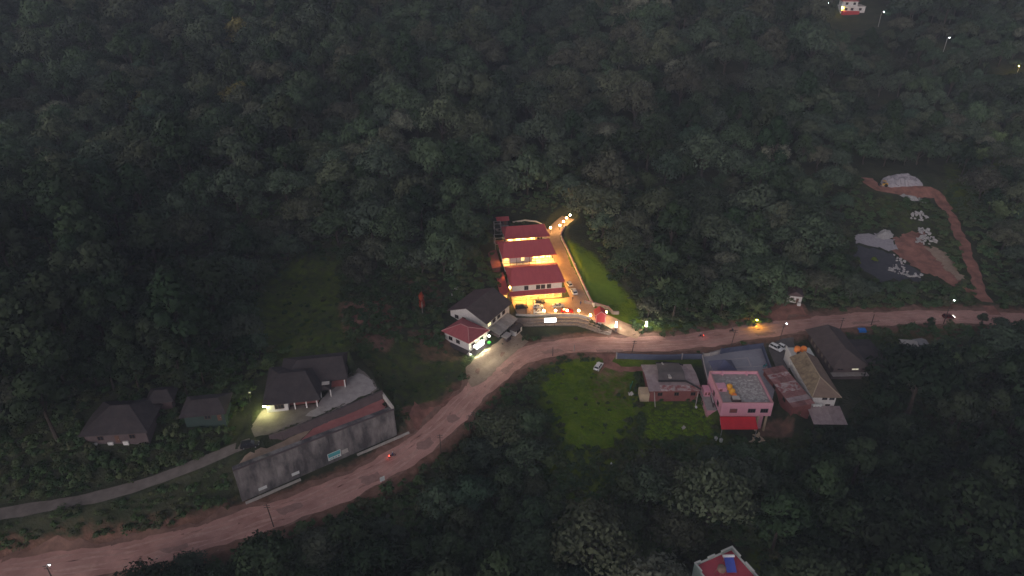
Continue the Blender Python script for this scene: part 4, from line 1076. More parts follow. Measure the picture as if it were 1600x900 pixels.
def tank(label, x, y, z, r, hh, m, group=None):
    t = thing('water_tank', label, 'water tank', (x, y, z), random.uniform(0, 3), group)
    mb = MB(); prof = [(r*0.96,0),(r,0.05*hh)]
    for k in range(4): prof += [(r, 0.05*hh+0.68*hh*(k+0.1)/4), (r*1.04, 0.05*hh+0.68*hh*(k+0.5)/4), (r, 0.05*hh+0.68*hh*(k+0.9)/4)]
    prof += [(r*0.98,0.75*hh),(r*0.80,0.87*hh),(r*0.42,0.94*hh)]
    mb.tube([(0,0,q) for _, q in prof], [p for p, _ in prof], 14); mb.build('body', m, t, smooth=False)
    MB().tube([(0,0,0.93*hh),(0,0,hh)], [r*0.32, r*0.28], 10).build('lid', m, t)
    MB().tube([(r*0.98,0,0.1*hh),(r*1.3,0,0.1*hh),(r*1.3,0,-0.1)], 0.04, 5).build('outlet_pipe', 'metal_pale', t)
    return t
tank('orange water tank in the corner of the rubble strewn roof, beside the stair head', PK.x+4.1, PK.y+7.6, PK.z+8.48, 0.85, 1.7, 'tank_yellow')
tank('orange water tank between another tank and the low plinth on the pink house', PK.x+4.3, PK.y+5.5, PK.z+8.48, 0.85, 1.7, 'tank_yellow')
tank('orange water tank under a pale slab on the plinth of the pink house', PK.x+4.5, PK.y+3.9, PK.z+8.48, 0.75, 1.25, 'tank_orange')
# rubble on the deck: countless
mb = MB(); rr = random.Random(5)
for k in range(420):
    x, y = rr.uniform(3.2, 13.9), rr.uniform(0.7, 14.0)
    if x < 6.2 and y < 9.2: continue
    if rr.random() > 0.25+0.75*math.sin(min(1, (14-y)/7)*1.5): continue
    s = rr.uniform(0.12, 0.5); mb.rbox((PK.x+x, PK.y+y, PK.z+8.5+s*0.1), (s*rr.uniform(0.6,2.2), s, s*rr.uniform(0.15,0.4)), rr.uniform(0,3), rr.uniform(-0.3,0.3))
o = mb.build('roof_rubble', 'debris'); tag(o, 'pale rubble and broken plaster scattered over the flat roof of the pink house', 'rubble', kind='stuff')
def gazebo():
    c = P(1128, 583, -0.9)
    t = thing('gazebo', 'dark blue pyramid roofed gazebo in the grey courtyard', 'gazebo', (c.x, c.y, -0.9), R(4))
    for sx in (-1, 1):
        for sy in (-1, 1): MB().box(sx*2.9-0.1, sx*2.9+0.1, sy*2.6-0.1, sy*2.6+0.1, -0.3, 2.6).build('post', 'metal_pale', t)
    MB().add([(-3.7,-3.3,2.6),(3.7,-3.3,2.6),(3.7,3.3,2.6),(-3.7,3.3,2.6),(0,0,5.3),(-3.7,-3.3,2.48),(3.7,-3.3,2.48),(3.7,3.3,2.48),(-3.7,3.3,2.48)],
             [(0,1,4),(1,2,4),(2,3,4),(3,0,4),(8,7,6,5),(5,6,1,0),(6,7,2,1),(7,8,3,2),(8,5,0,3)]).build('roof', 'gazebo_blue', t)
    MB().box(-1.0, 1.0, -0.8, 0.8, 0.0, 0.75).build('table', 'plank', t)
gazebo()
def zline(z, *pts): return [P(x, y, z) for x, y in pts]
low_wall('boundary_wall', 'dark blue boundary wall between the road and the tin roofed house', gline((963,560),(990,561),(1020,562),(1050,562),(1080,561),(1096,561)), 0.25, 2.0, 'wall_blue', posts=6, pm='concrete')
low_wall('boundary_wall', 'dark blue courtyard wall facing the road beside the gate pillars', zline(-0.9, (1126,553),(1145,550),(1168,547),(1190,544)), 0.25, 2.0, 'wall_blue', posts=2)
low_wall('boundary_wall', 'dark blue courtyard side wall running down past the parked white cars', zline(-0.9, (1190.5,544.5),(1198,566),(1206,588),(1213,607)), 0.25, 1.8, 'wall_blue', posts=2)
low_wall('boundary_wall', 'pale courtyard side wall between the tin roofed house and the pink house', zline(-1.2, (1096,560),(1100,580),(1106,605),(1114,638)), 0.25, 1.6, 'wall_dark', posts=3, pm='wall_dark', cap='court_line')
low_wall('gate_wall', 'pale gate wall with pillars at the courtyard entrance', zline(-0.8, (1098,557),(1110,556),(1122,553)), 0.3, 1.1, 'concrete_pale', posts=1, pm='concrete')
def court_lines():
    for a, b in (((1135,562),(1168,559)),((1168,559),(1174,573)),((1142,574),(1174,573)),((1176,573),(1197,571)),((1197,571),(1200,583))):
        p, q = P(*a, -0.82), P(*b, -0.82); d = (q-p); d.z = 0; n = Vector((-d.y, d.x, 0)).normalized()*0.14
        MB().add([p-n, q-n, q+n, p+n], [(0,1,2,3)]).build('court_line', 'court_line', bpy.data.objects['court'])
court_lines()
def ochre_house():
    z = -1.4; A = P(1271, 620, z+4.6); B = P(1312, 621, z+4.6)
    t = thing('ochre_house', 'long house with ochre hip roof, pale ridge tiles and white end wall', 'house', (A.x, A.y, z), R(-1))
    W = (B-A).length; D = 19.5
    shell(t, 0.5, W-0.4, 0.8, D, -3.5, 4.5, 'wall_white')
    x0, x1, y0, y1, e, hh = -0.4, W+0.6, -0.2, D+0.3, 4.6, 2.3
    xm = (x0+x1)/2; yr = y0+6.8
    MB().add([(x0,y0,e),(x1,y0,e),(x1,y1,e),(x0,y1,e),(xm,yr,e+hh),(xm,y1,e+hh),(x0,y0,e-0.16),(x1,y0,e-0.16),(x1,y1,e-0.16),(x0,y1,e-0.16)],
             [(0,4,5,3),(0,6,9,3),(9,6,7,8),(3,5,2),(3,2,8,9),(6,0,1,7)]).build('roof', 'roof_ochre_lit', t)  # left slope's lit look is put into its own yellower tile colour
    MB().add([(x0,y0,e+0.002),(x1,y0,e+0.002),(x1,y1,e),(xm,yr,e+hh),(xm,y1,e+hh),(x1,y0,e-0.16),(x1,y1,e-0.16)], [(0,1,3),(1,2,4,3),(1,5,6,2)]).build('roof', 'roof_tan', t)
    for a, b in (((x0,y0,e+0.03),(xm,yr,e+hh+0.03)),((xm,yr,e+hh+0.03),(xm,y1,e+hh+0.03)),((x1,y0,e+0.03),(xm,yr,e+hh+0.03))): MB().bar(a, b, 0.22, 0.14).build('ridge_cap', 'ridge_tan', t)
    for x in (3.2, 5.3): window(t, FR(x, 3.0, 0.8), 1.3, 0.8, 'glass_dark', 'wall_dark', 1)
    window(t, FR(4.6, 0.2, 0.8), 1.2, 1.0); window(t, RF(6, 2.6, W-0.4), 1.2, 1.1)
    # white flat block at the road end
    shell(t, 0.0, W-0.2, D+0.4, D+5.0, -1.0, 4.7, 'wall_white', 'flat_block')
    MB().box(-0.2, W, D+0.42, D+5.2, 4.7, 4.85).build('flat_roof', 'parapet_cap', t)
    MB().box(-0.2, 0.1, D+0.42, D+5.2, 4.85, 5.6).build('parapet', 'wall_white', t)
    # awning roof on the downhill side
    n = 5
    for k in range(n):
        a, b = -1.0+(W+2.2)*k/n, -1.0+(W+2.2)*(k+1)/n-0.03
        MB().hexa([(a,-6.2,-0.5),(b,-6.2,-0.5),(b,0.6,0.75),(a,0.6,0.75),(a,-6.2,-0.44),(b,-6.2,-0.44),(b,0.6,0.81),(a,0.6,0.81)]).build('awning_sheet', 'tin_pink', t)
    for x in (-0.6, W+0.8): MB().box(x-0.1, x+0.1, -6.0, -5.8, -5.0, -0.5).build('awning_post', 'metal_dark', t)
    return A, W, z
OA, OW, OZ = ochre_house()
for i, dx in enumerate((3.2, 5.2)):
    tank(['orange water tank on the white flat roof, next to the pale parapet', 'orange water tank on the white flat roof, next to the big dark roof'][i], OA.x+dx, OA.y+22.6, OZ+4.85, 0.95, 1.9, 'tank_orange')
tank('small black water tank lying low between the orange ones on the white flat roof', OA.x+2.9, OA.y+20.8, OZ+4.85, 0.5, 0.9, 'metal_dark')
def red_shed():
    z = -1.4; A = P(1239, 637, z+2.4); B = P(1273, 633, z+2.4); C = P(1215, 577, z+2.4)
    ax = (B-A); ay = (C-A); rz = math.atan2(ax.y, ax.x); W, D = ax.length, ay.length
    t = thing('red_shed', 'long shed of weathered red and pale tin sheets beside the ochre house', 'shed', (A.x, A.y, z), rz)
    shell(t, 0.4, W-0.6, 0.6, D-0.4, -4.0, 2.2, 'wall_redbrown')
    rows = [2.2, 2.0, 2.8, 2.4, 2.0, 2.6, 2.2, 3.0]; s = sum(rows); y = 0
    for j, q in enumerate(rows):
        y0, y1 = y*D/s, (y+q)*D/s+0.15; y += q
        for k in range(3):
            a, b = W*k/3, W*(k+1)/3-0.03; dz = 0.06*(j % 2)+0.015*k
            ha, hb = 2.35+0.7*k/3, 2.35+0.7*(k+1)/3
            m = ['tin_red','tin_pink','tin_red','tin_rust','tin_rust','tin_red','tin_rust','tin_red'][j]
            MB().hexa([(a,y0,ha+dz),(b,y0,hb+dz),(b,y1,hb+dz),(a,y1,ha+dz),(a,y0,ha+dz+0.05),(b,y0,hb+dz+0.05),(b,y1,hb+dz+0.05),(a,y1,ha+dz+0.05)]).build('roof_sheet', m, t)
    window(t, LF(6, 0.6, 0.4), 1.4, 1.0); window(t, LF(12, 0.6, 0.4), 1.4, 1.0); door(t, FR(2.5, -2.0, 0.6))
red_shed()
def dark_hall():
    z = -2.4; A = P(1303, 574, z+5.0); B = P(1358, 574, z+5.0)
    t = thing('dark_hall', 'large house with dark brown hip roof and one lit window beside the road', 'house', (A.x, A.y, z), R(1.5))
    W = (B-A).length; D = 21.0
    shell(t, 0.6, W-0.6, 0.8, D-0.6, -3.0, 4.9, 'wall_dark')
    MB().hip(-0.5, W+0.5, -0.6, D+0.4, 5.0, 3.2, 'y', 6.0, 2.0).build('roof', 'roof_umber', t)
    for x in (1.8, 9.6): window(t, FR(x, 3.3, 0.8), 1.8, 1.0)
    window(t, FR(6.4, 3.4, 0.8), 2.0, 0.6, 'window_dim', 'concrete_pale', 1)
    for x in (2.0, 6.0, 9.5): window(t, FR(x, 0.6, 0.8), 1.6, 1.2)
    MB().box(-0.2, W+0.3, -1.2, 0.78, 2.3, 2.45).build('balcony', 'concrete', t)
    for k in range(6): MB().box(0.56, 0.6, 3+k*2.8, 4.2+k*2.8, 2.2, 4.2).build('shutter', 'stone_wall', t)
    shell(t, W-0.5, W+8.5, 5.0, 17.0, -3.0, 3.0, 'wall_dark', 'wing_wall'); MB().hip(W-0.8, W+9.3, 4.2, 17.8, 3.1, 2.0, 'x', 0, 4.5).build('wing_roof', 'roof_black', t)
dark_hall()
t = hut('goat_shed', 'small pale shed on the slope east of the dark roofed house', 1419, 548, 4.2, 2.8, 2.2, R(-6), 'concrete_pale', 'concrete_pale', 0.7, cat='shed')
t = hut('small_hut', 'tiny dark hut with pale post beside the pale shed', 1440, 545, 2.6, 2.6, 2.0, R(12), 'wall_dark', 'tin_grey', 0.6)
t = hut('roadside_hut', 'small hut with maroon roof and white wall by the forest edge', 1240, 473, 5.0, 4.6, 3.0, R(-12), 'wall_white', 'roof_brown', 1.6, 0.4, axis='y')
MB().box(1.0, 2.2, -1.6, -0.7, -0.3, 0.9).build('white_tub', 'wall_white', t)
def tarp_shelter(px, py, w, d, hh, rz, label):
    g = G(px, py); t = thing('tarp_shelter', label, 'shelter', g, rz)
    MB().hexa([(-w/2,-d/2,hh*0.75),(w/2,-d/2,hh*0.7),(w/2,d/2,hh),(-w/2,d/2,hh*0.95),(-w/2,-d/2,hh*0.75+0.05),(w/2,-d/2,hh*0.7+0.05),(w/2,d/2,hh+0.05),(-w/2,d/2,hh*0.95+0.05)]).build('sheet', 'tarp_blue', t)
    MB().hexa([(-w/2,-d/2-0.05,0.1),(w/2,-d/2-0.05,0.1),(w/2,-d/2,0.1),(-w/2,-d/2,0.1),(-w/2,-d/2-0.05,hh*0.73),(w/2,-d/2-0.05,hh*0.68),(w/2,-d/2,hh*0.68),(-w/2,-d/2,hh*0.73)]).build('side_sheet', 'tarp_blue', t)
    for sx in (-1, 1):
        for sy in (-1, 1): MB().box(sx*w*0.46-0.05, sx*w*0.46+0.05, sy*d*0.45-0.05, sy*d*0.45+0.05, -0.6, hh*0.7).build('post', 'pole_wood', t)
tarp_shelter(1472, 548, 3.0, 2.6, 2.2, R(5), 'bright blue tarpaulin shelter on the slope below the road')
tarp_shelter(1346, 518, 2.6, 1.6, 1.0, R(0), 'small low blue tarpaulin cover beside the dark roofed house')
# ------------------------------------------------------------------ red-roofed terrace in the foreground
def crimson_house():
    z = 0.0
    A = P(1084, 884, z); B = P(1143, 858, z); C = P(1190, 900, z)
    u = (B-A); L = u.length; rz = math.atan2(u.y, u.x)
    t = thing('terrace_house', 'house with crimson roof terrace and mint green parapet', 'house', (A.x, A.y, -10.5), rz)
    D = 12.0; b = 10.5
    shell(t, 0, L, -D, 0, -1.5, b, 'parapet_mint')
    MB().box(0.3, L-0.3, -D+0.3, -0.3, b, b+0.06).build('roof_deck', 'roof_crimson', t)
    def par(x0, x1, y0, y1, hh):
        o = MB().box(x0, x1, y0, y1, b, b+hh).build('parapet', 'parapet_mint', t); MB().box(x0-0.06, x1+0.06, y0-0.06, y1+0.06, b+hh, b+hh+0.1).build('coping', 'parapet_cap', o)
    for x0, x1, hh in ((0,1.6,1.0),(1.7,3.6,0.3),(3.7,5.6,0.95),(5.7,7.4,0.3),(7.5,L,1.05)): par(x0, x1, -0.25, 0, hh)
    for y0, y1, hh in ((-2.9,-0.3,1.05),(-4.6,-3.0,0.3),(-7.4,-4.7,1.0),(-9.5,-7.5,0.7),(-D,-9.6,0.9)): par(L-0.25, L, y0, y1, hh)
    for y0, y1, hh in ((-2.4,-0.3,1.0),(-5.5,-2.5,0.3),(-8,-5.6,1.0),(-D,-8.1,0.3)): par(0, 0.25, y0, y1, hh)
    par(0.3, L-0.3, -D, -D+0.25, 0.9)
    for x in (2, 6): window(t, FR(x, 6.6, -D), 1.4, 1.3); window(t, FR(x, 3.0, -D), 1.4, 1.3)
    for y in (-9, -4): window(t, LF(y, 6.6, 0), 1.4, 1.3)
    m = t.matrix_basis.copy() if False else (Matrix.Translation(t.location) @ Matrix.Rotation(rz, 4, 'Z'))
    def put(o, x, y, zz, r=0): o.location = m @ Vector((x, y, zz)); o.rotation_euler = (0, 0, rz+r)
    s = thing('solar_heater', 'blue solar water heater panel with white tank on the crimson terrace', 'solar heater'); put(s, 7.2, -3.2, b+0.06, R(-24))
    MB().hexa([(-1.1,-2.2,0.3),(1.1,-2.2,0.3),(1.1,0.8,1.5),(-1.1,0.8,1.5),(-1.1,-2.2,0.4),(1.1,-2.2,0.4),(1.1,0.8,1.6),(-1.1,0.8,1.6)]).build('panel', 'panel_blue', s)
    MB().tube([(-1.3,1.1,1.7),(1.3,1.1,1.7)], 0.32, 10).build('tank', 'paint_white', s)
    for x in (-1, 1): MB().bar((x,-2.1,0), (x,-2.1,0.3), 0.07).build('leg', 'metal_pale', s); MB().bar((x,1.0,0), (x,1.0,1.45), 0.07).build('leg', 'metal_pale', s)
    c = m @ Vector((8.6, -9.2, b+0.06)); tank('orange water tank by the mint parapet of the crimson terrace', c.x, c.y, c.z, 0.75, 1.6, 'tank_orange')
    f = thing('tank_stand', 'brown weathered tank on thin legs on the crimson terrace', 'tank stand'); put(f, 3.6, -4.6, b+0.06)
    for sx in (-0.7, 0.7):
        for sy in (-0.7, 0.7): MB().bar((sx*1.2,sy*1.2,0), (sx,sy,1.9), 0.1).build('leg', 'wall_redbrown', f)
    MB().tube([(0,0,1.9),(0,0,2.0),(0,0,2.8),(0,0,3.1)], [0.9,0.95,0.95,0.5], 12).build('tank', 'roof_tan', f)
crimson_house()
def far_house():
    g = G(1334, 20)
    t = thing('far_house', 'pale house with red lower wall high on the far hillside', 'house', g, R(-4))
    shell(t, -9, 7, 0, 10, -3, 4.0, 'wall_white'); shell(t, -8.5, 3, -2.0, 0.0, -4, 1.2, 'gate_red', 'lower_wall')
    shell(t, -8, 2, 1.5, 9, 4.0, 7.2, 'wall_white', 'upper_wall')
    MB().hip(-8.8, 2.8, 0.9, 9.8, 7.3, 1.6, 'x', 3, 3).build('roof', 'roof_red', t); MB().box(2.05, 7.3, -0.3, 10.3, 4.0, 4.2).build('flat_roof', 'concrete_pale', t)
    for x in (-6.5, -2.5, 3.0): window(t, FR(x, 1.6), 1.6, 1.4)
    for x in (-6, -1): window(t, FR(x, 5.0, 1.5), 1.5, 1.3)
    MB().box(-8.6, -8.2, -0.5, -0.2, 2.9, 3.3).build('wall_lamp', 'glow_sodium', t)
far_house()

# ------------------------------------------------------------------ trees
def leaf_mesh(name, centres, normals, sizes, mname, seed, aspect=0.65, tri=False):
    """many leaf-spray faces, each with its own tilt"""
    r = np.random.RandomState(seed); n = len(centres)
    nn = normals + r.normal(0, 0.38, (n, 3)); nn /= np.linalg.norm(nn, axis=1)[:, None]
    a = np.cross(nn, r.normal(0, 1, (n, 3))); a /= np.linalg.norm(a, axis=1)[:, None]
    b = np.cross(nn, a)
    s = sizes[:, None]
    bend = nn * s * r.uniform(-0.3, 0.15, (n, 1))
    # leaves shade with the mass of foliage they belong to
    V = np.stack([centres - a*s, centres - b*s*aspect + bend*0.3, centres + a*s + bend, centres + b*s*aspect + bend*0.3], 1).reshape(-1, 3)
    F = np.arange(n*4).reshape(n, 4)
    me = bpy.data.meshes.new(name); me.from_pydata(V.tolist(), [], F.tolist()); me.update()
    me.materials.append(M[mname])
    sm = normals*1.0 + nn*0.55; sm /= np.linalg.norm(sm, axis=1)[:, None]
    me.polygons.foreach_set('use_smooth', [True]*n)
    me.normals_split_custom_set(np.repeat(sm, 4, axis=0).tolist())
    return me
def crown_points(seed, lobes, per, R0, H0, Hc, flat=0.75, spread=1.0):
    """lobes of foliage set round a domed crown; returns points, outward normals and sizes (unit: metres)"""
    r = np.random.RandomState(seed); C, N, S, L = [], [], [], []
    for k in range(lobes):
        t = k / lobes; ang = k*2.399 + r.uniform(-0.4, 0.4)
        rad = R0*spread*math.sqrt(t)*r.uniform(0.75, 1.08)
        lr = R0*r.uniform(0.34, 0.54)
        z = H0 + Hc*(1-(rad/(R0*1.12))**2)*r.uniform(0.72, 1.05)
        c = np.array([math.cos(ang)*rad, math.sin(ang)*rad, z]); L.append((c, lr))
        d = r.normal(0, 1, (per, 3)); d[:, 2] = d[:, 2]*0.9+0.45; d /= np.linalg.norm(d, axis=1)[:, None]
        rr_ = lr*r.uniform(0.55, 1.06, (per, 1))**0.6
        bump = 1+0.22*np.sin(d[:, :1]*7+k)*np.sin(d[:, 1:2]*6+k*2)
        p = c + d*rr_*bump*np.array([1, 1, flat])
        C.append(p); N.append(d); S.append(r.uniform(0.20, 0.42, per))
    return np.vstack(C), np.vstack(N), np.concatenate(S), L
def trunk_mesh(name, hh, rad, lobes, seed):
    rr = random.Random(seed); mb = MB()
    lean = Vector((rr.uniform(-0.4,0.4), rr.uniform(-0.4,0.4), 0))
    top = lean + Vector((0, 0, hh))
    mb.tube([Vector((0,0,-1.2)), Vector((0,0,0.4)), lean*0.5+Vector((0,0,hh*0.5)), top], [rad*1.5, rad*1.15, rad*0.85, rad*0.6], 7)
    for c, lr in lobes[:9]:
        c = Vector(c); a = lean*0.6+Vector((0,0,hh*rr.uniform(0.55,0.95)))
        mid = a.lerp(c, 0.5)+Vector((0,0,-0.1*abs(c.x)))
        mb.tube([a, mid, c], [rad*0.45, rad*0.3, rad*0.12], 5)
    me = bpy.data.meshes.new(name); me.from_pydata(mb.v, [], mb.f); me.update(); me.materials.append(M['bark'])
    return me
VAR = []      # (crown mesh, trunk mesh, radius, height, kind)
for k in range(7):
    rr = random.Random(100+k); R0 = rr.uniform(4.2, 5.4); Hc = rr.uniform(4.4, 6.0); H0 = rr.uniform(2.4, 3.4)
    c, n, s, L = crown_points(200+k, rr.choice((13,15,18)), 170, R0, H0, Hc)
    VAR.append((leaf_mesh('crown', c, n, s, 'leaf_mixed', k), trunk_mesh('trunk', H0, 0.28, L, k), R0*1.2, H0+Hc, 'broad'))
for k in range(3):
    rr = random.Random(150+k); R0 = rr.uniform(3.0, 3.6); Hc = rr.uniform(7.4, 8.8); H0 = 2.2
    c, n, s, L = crown_points(260+k, 14, 160, R0, H0, Hc, 1.0, 0.9)
    VAR.append((leaf_mesh('crown', c, n, s, 'leaf_dark', 30+k), trunk_mesh('trunk', 7.0, 0.24, L, 30+k), R0*1.2, H0+Hc, 'tall'))
for k in range(2):
    c, n, s, L = crown_points(280+k, 16, 165, 4.9, 2.8, 5.6)
    VAR.append((leaf_mesh('crown', c, n, s, 'leaf_dark', 35+k), trunk_mesh('trunk', 5.0, 0.28, L, 35+k), 5.8, 8.6, 'edge_dark'))  # dark-leaved copy, planted only where the frame edges are darkened
for k in range(2):
    c, n, s, L = crown_points(300+k, 17, 165, 6.2, 4.6, 3.4, 0.6, 1.05)
    VAR.append((leaf_mesh('crown', c, n, s, 'leaf_mixed', 40+k), trunk_mesh('trunk', 5.6, 0.34, L, 40+k), 7.2, 8.6, 'spreading'))
c, n, s, L = crown_points(330, 15, 170, 4.2, 2.8, 5.8)
PALE = (leaf_mesh('crown', c, n, s, 'leaf_pale', 60), trunk_mesh('trunk', 5.0, 0.26, L, 60), 5.0, 9.0, 'pale')
c, n, s, L = crown_points(340, 12, 150, 4.4, 2.4, 5.2)
YELL = (leaf_mesh('crown', c, n, s, 'leaf_yellow', 61), trunk_mesh('trunk', 5.0, 0.2, L, 61), 5.0, 8.0, 'yellow')
def bamboo(seed):
    r = random.Random(seed); C, N, S = [], [], []; mb = MB()
    for k in range(26):
        a = r.uniform(0, 6.28); o = Vector((math.cos(a)*r.uniform(0,1.2), math.sin(a)*r.uniform(0,1.2), 0)); reach = r.uniform(1.5, 4.2); hh = r.uniform(6, 9.5)
        pts = []
        for j in range(8):
            t = j/7; pts.append(o+Vector((math.cos(a)*reach*t**2.2, math.sin(a)*reach*t**2.2, hh*(t-0.28*t**3))))
        mb.tube([pts[0]-Vector((0,0,0.8))]+pts[1:5], [0.06,0.06,0.05,0.045,0.03], 4)
        for j in range(46):
            t = r.uniform(0.3, 1.0); i = min(6, int(t*7)); p = pts[i].lerp(pts[i+1], t*7-i)
            C.append([p.x+r.gauss(0,0.32), p.y+r.gauss(0,0.32), p.z+r.gauss(-0.05,0.28)]); N.append([math.cos(a)*0.5, math.sin(a)*0.5, 0.8]); S.append(r.uniform(0.25, 0.55))
    me = bpy.data.meshes.new('trunk'); me.from_pydata(mb.v, [], mb.f); me.update(); me.materials.append(M['leaf_bamboo'])
    return leaf_mesh('crown', np.array(C), np.array(N), np.array(S), 'leaf_bamboo', seed, 0.35), me, 4.5, 8.0, 'bamboo'
BAMB = [bamboo(70), bamboo(71)]
def conifer(seed):
    r = np.random.RandomState(seed); n = 1300; t = r.uniform(0, 1, n)**0.8
    rad = 1.7*(1-t)*r.uniform(0.5, 1.05, n)+0.05; a = r.uniform(0, 6.28, n)
    C = np.column_stack([np.cos(a)*rad, np.sin(a)*rad, 0.8+t*7.2]); N = np.column_stack([np.cos(a), np.sin(a), np.full(n, 0.5)])
    mb = MB().tube([(0,0,-0.8),(0,0,2),(0,0,7)], [0.2,0.16,0.04], 6); me = bpy.data.meshes.new('trunk'); me.from_pydata(mb.v, [], mb.f); me.materials.append(M['bark'])
    return leaf_mesh('crown', C, N, r.uniform(0.2, 0.38, n), 'leaf_dark', seed), me, 1.8, 8.0, 'conifer'
CONI = conifer(80)
def redtree(seed):
    r = np.random.RandomState(seed); n = 520
    k = r.randint(0, 2, n); c0 = np.array([[0.2,0,5.6],[-0.7,0.2,3.0]])[k]; sc = np.array([[0.7,0.7,1.5],[0.85,0.8,1.5]])[k]
    d = r.normal(0, 1, (n, 3)); d /= np.linalg.norm(d, axis=1)[:, None]
    C = c0+d*sc*r.uniform(0.6, 1.05, (n, 1)); mb = MB().tube([(0.6,0,-0.6),(0.5,0,2.2),(0.1,0,5.5)], [0.13,0.1,0.04], 6); mb.tube([(0.5,0,2),(-0.6,0.2,3.4)], [0.08,0.03], 5); mb.tube([(0.5,0,1.6),(1.2,0,3.6),(1.0,0,4.6)], [0.08,0.06,0.03], 5)
    me = bpy.data.meshes.new('trunk'); me.from_pydata(mb.v, [], mb.f); me.materials.append(M['pole_cement'])
    return leaf_mesh('crown', C, d, r.uniform(0.18, 0.36, n), 'leaf_red', seed), me, 1.6, 7.0, 'red'
REDT = redtree(81)

# where no tree stands (photo outline of the open ground)
NOTREE = [
    [(-100,925),(60,860),(180,845),(280,822),(380,790),(480,757),(560,725),(630,688),(655,640),(700,600),(740,560),(800,530),(820,500),(1000,505),(1100,502),(1200,475),(1270,478),(1400,468),(1480,470),(1620,480),(1620,520),(1560,530),(1480,560),(1400,580),(1370,610),(1365,690),(1240,730),(1110,720),(1010,735),(965,800),(880,840),(860,760),(890,705),(870,655),(800,655),(770,690),(720,745),(650,790),(560,845),(470,880),(380,905),(260,935),(-100,990)],
    [(685,445),(768,395),(765,335),(800,322),(905,322),(940,390),(990,450),(1010,530),(700,590),(650,570)],
    [(90,745),(110,660),(170,618),(250,612),(300,625),(400,555),(560,535),(600,560),(650,640),(660,700),(560,760),(370,820),(-60,870),(-60,770),(100,745)],
    [(395,465),(470,398),(530,402),(560,540),(430,560),(385,515)],
    [(535,455),(640,425),(700,430),(740,570),(740,620),(640,660),(600,600),(545,540)],
    [(1318,365),(1340,262),(1490,258),(1560,400),(1600,505),(1470,470),(1330,440)],
    [(1190,505),(1205,478),(1225,455),(1265,455),(1275,500)],
    [(1050,1020),(1062,860),(1140,835),(1215,880),(1240,1020)],
    [(1270,30),(1285,-20),(1390,-20),(1395,60),(1350,70),(1275,70)], [(1460,70),(1486,70),(1486,105),(1460,105)], [(1560,110),(1620,110),(1620,145),(1560,145)],
    [(-100,770),(360,690),(385,835),(60,890),(-100,915)], [(-100,880),(235,850),(225,1020),(-100,1020)],
]
EDGE_SHADE = [[(-100,250),(150,330),(330,430),(420,620),(-100,760)], [(1240,640),(1700,560),(1700,1020),(1230,1020),(1180,760)], [(-100,860),(640,800),(900,1020),(-100,1020)]]     # lens falloff towards the frame edges, put into darker leaf colour
SMALL = [[(1280,60),(1700,40),(1700,520),(1300,500)], [(620,600),(770,690),(560,860),(200,960),(600,1000),(860,900),(860,640)]]
# low ground that stays open to view: no tall crown reaches over it
OPEN = [
    [(-10,868),(180,848),(380,792),(560,728),(690,640),(770,558),(860,520),(1000,518),(1270,490),(1610,480),(1610,506),(1480,510),(1370,515),(1370,590),(1325,672),(1240,695),(1120,695),(1000,700),(965,740),(890,760),(868,690),(895,645),(830,640),(800,625),(760,630),(710,690),(630,742),(500,802),(380,848),(250,880),(-10,902)],
    [(110,700),(130,640),(180,618),(350,622),(400,560),(545,543),(640,640),(640,690),(370,792),(-10,818),(-10,795),(300,712),(350,690)],
    [(688,535),(688,482),(735,452),(772,338),(900,332),(988,470),(1004,520),(745,578),(700,562)], [(1328,378),(1350,266),(1478,264),(1555,488),(1440,442),(1345,432)],
    [(1078,910),(1081,868),(1143,843),(1198,890),(1198,910)], [(405,470),(470,403),(527,408),(545,530),(430,547)], [(560,480),(640,448),(690,450),(725,565),(650,640),(600,560)], [(1222,448),(1264,448),(1264,486),(1222,486)]]
def open_ok(x, y, z, s, sz, v):
    a, b, f = proj(x, y, z+v[3]*s*sz*0.62); e = FPX/f*v[2]*s*0.92; ev = FPX/f*v[3]*s*sz*0.45
    for dx, dy in ((0,-1),(0.75,-0.6),(-0.75,-0.6),(1,0),(-1,0),(0,0)):
        if any(pip(a+dx*e, b+dy*ev, p) for p in OPEN): return False
    return True
rr = random.Random(21)
cells = {}
TREES = []
def pip(x, y, poly):
    c = False; n = len(poly)
    for i in range(n):
        x0, y0 = poly[i]; x1, y1 = poly[(i+1) % n]
        if (y0 > y) != (y1 > y) and x < (x1-x0)*(y-y0)/(y1-y0)+x0: c = not c
    return c
def clear(x, y, rad):
    i, j = int(x//8), int(y//8)
    for a in range(i-2, i+3):
        for b in range(j-2, j+3):
            for q in cells.get((a, b), ()):
                if (q[0]-x)**2+(q[1]-y)**2 < ((q[2]+rad)*0.50)**2: return False
    return True
def put(x, y, s, var, sz=1.0, species=None):
    z = h(x, y); TREES.append((x, y, z, s, sz, rr.uniform(0, 6.28), var)); cells.setdefault((int(x//8), int(y//8)), []).append((x, y, var[2]*s))
def at(px, py, s, var, sz=1.0):
    g = G(px, py); put(g.x, g.y, s, var, sz)
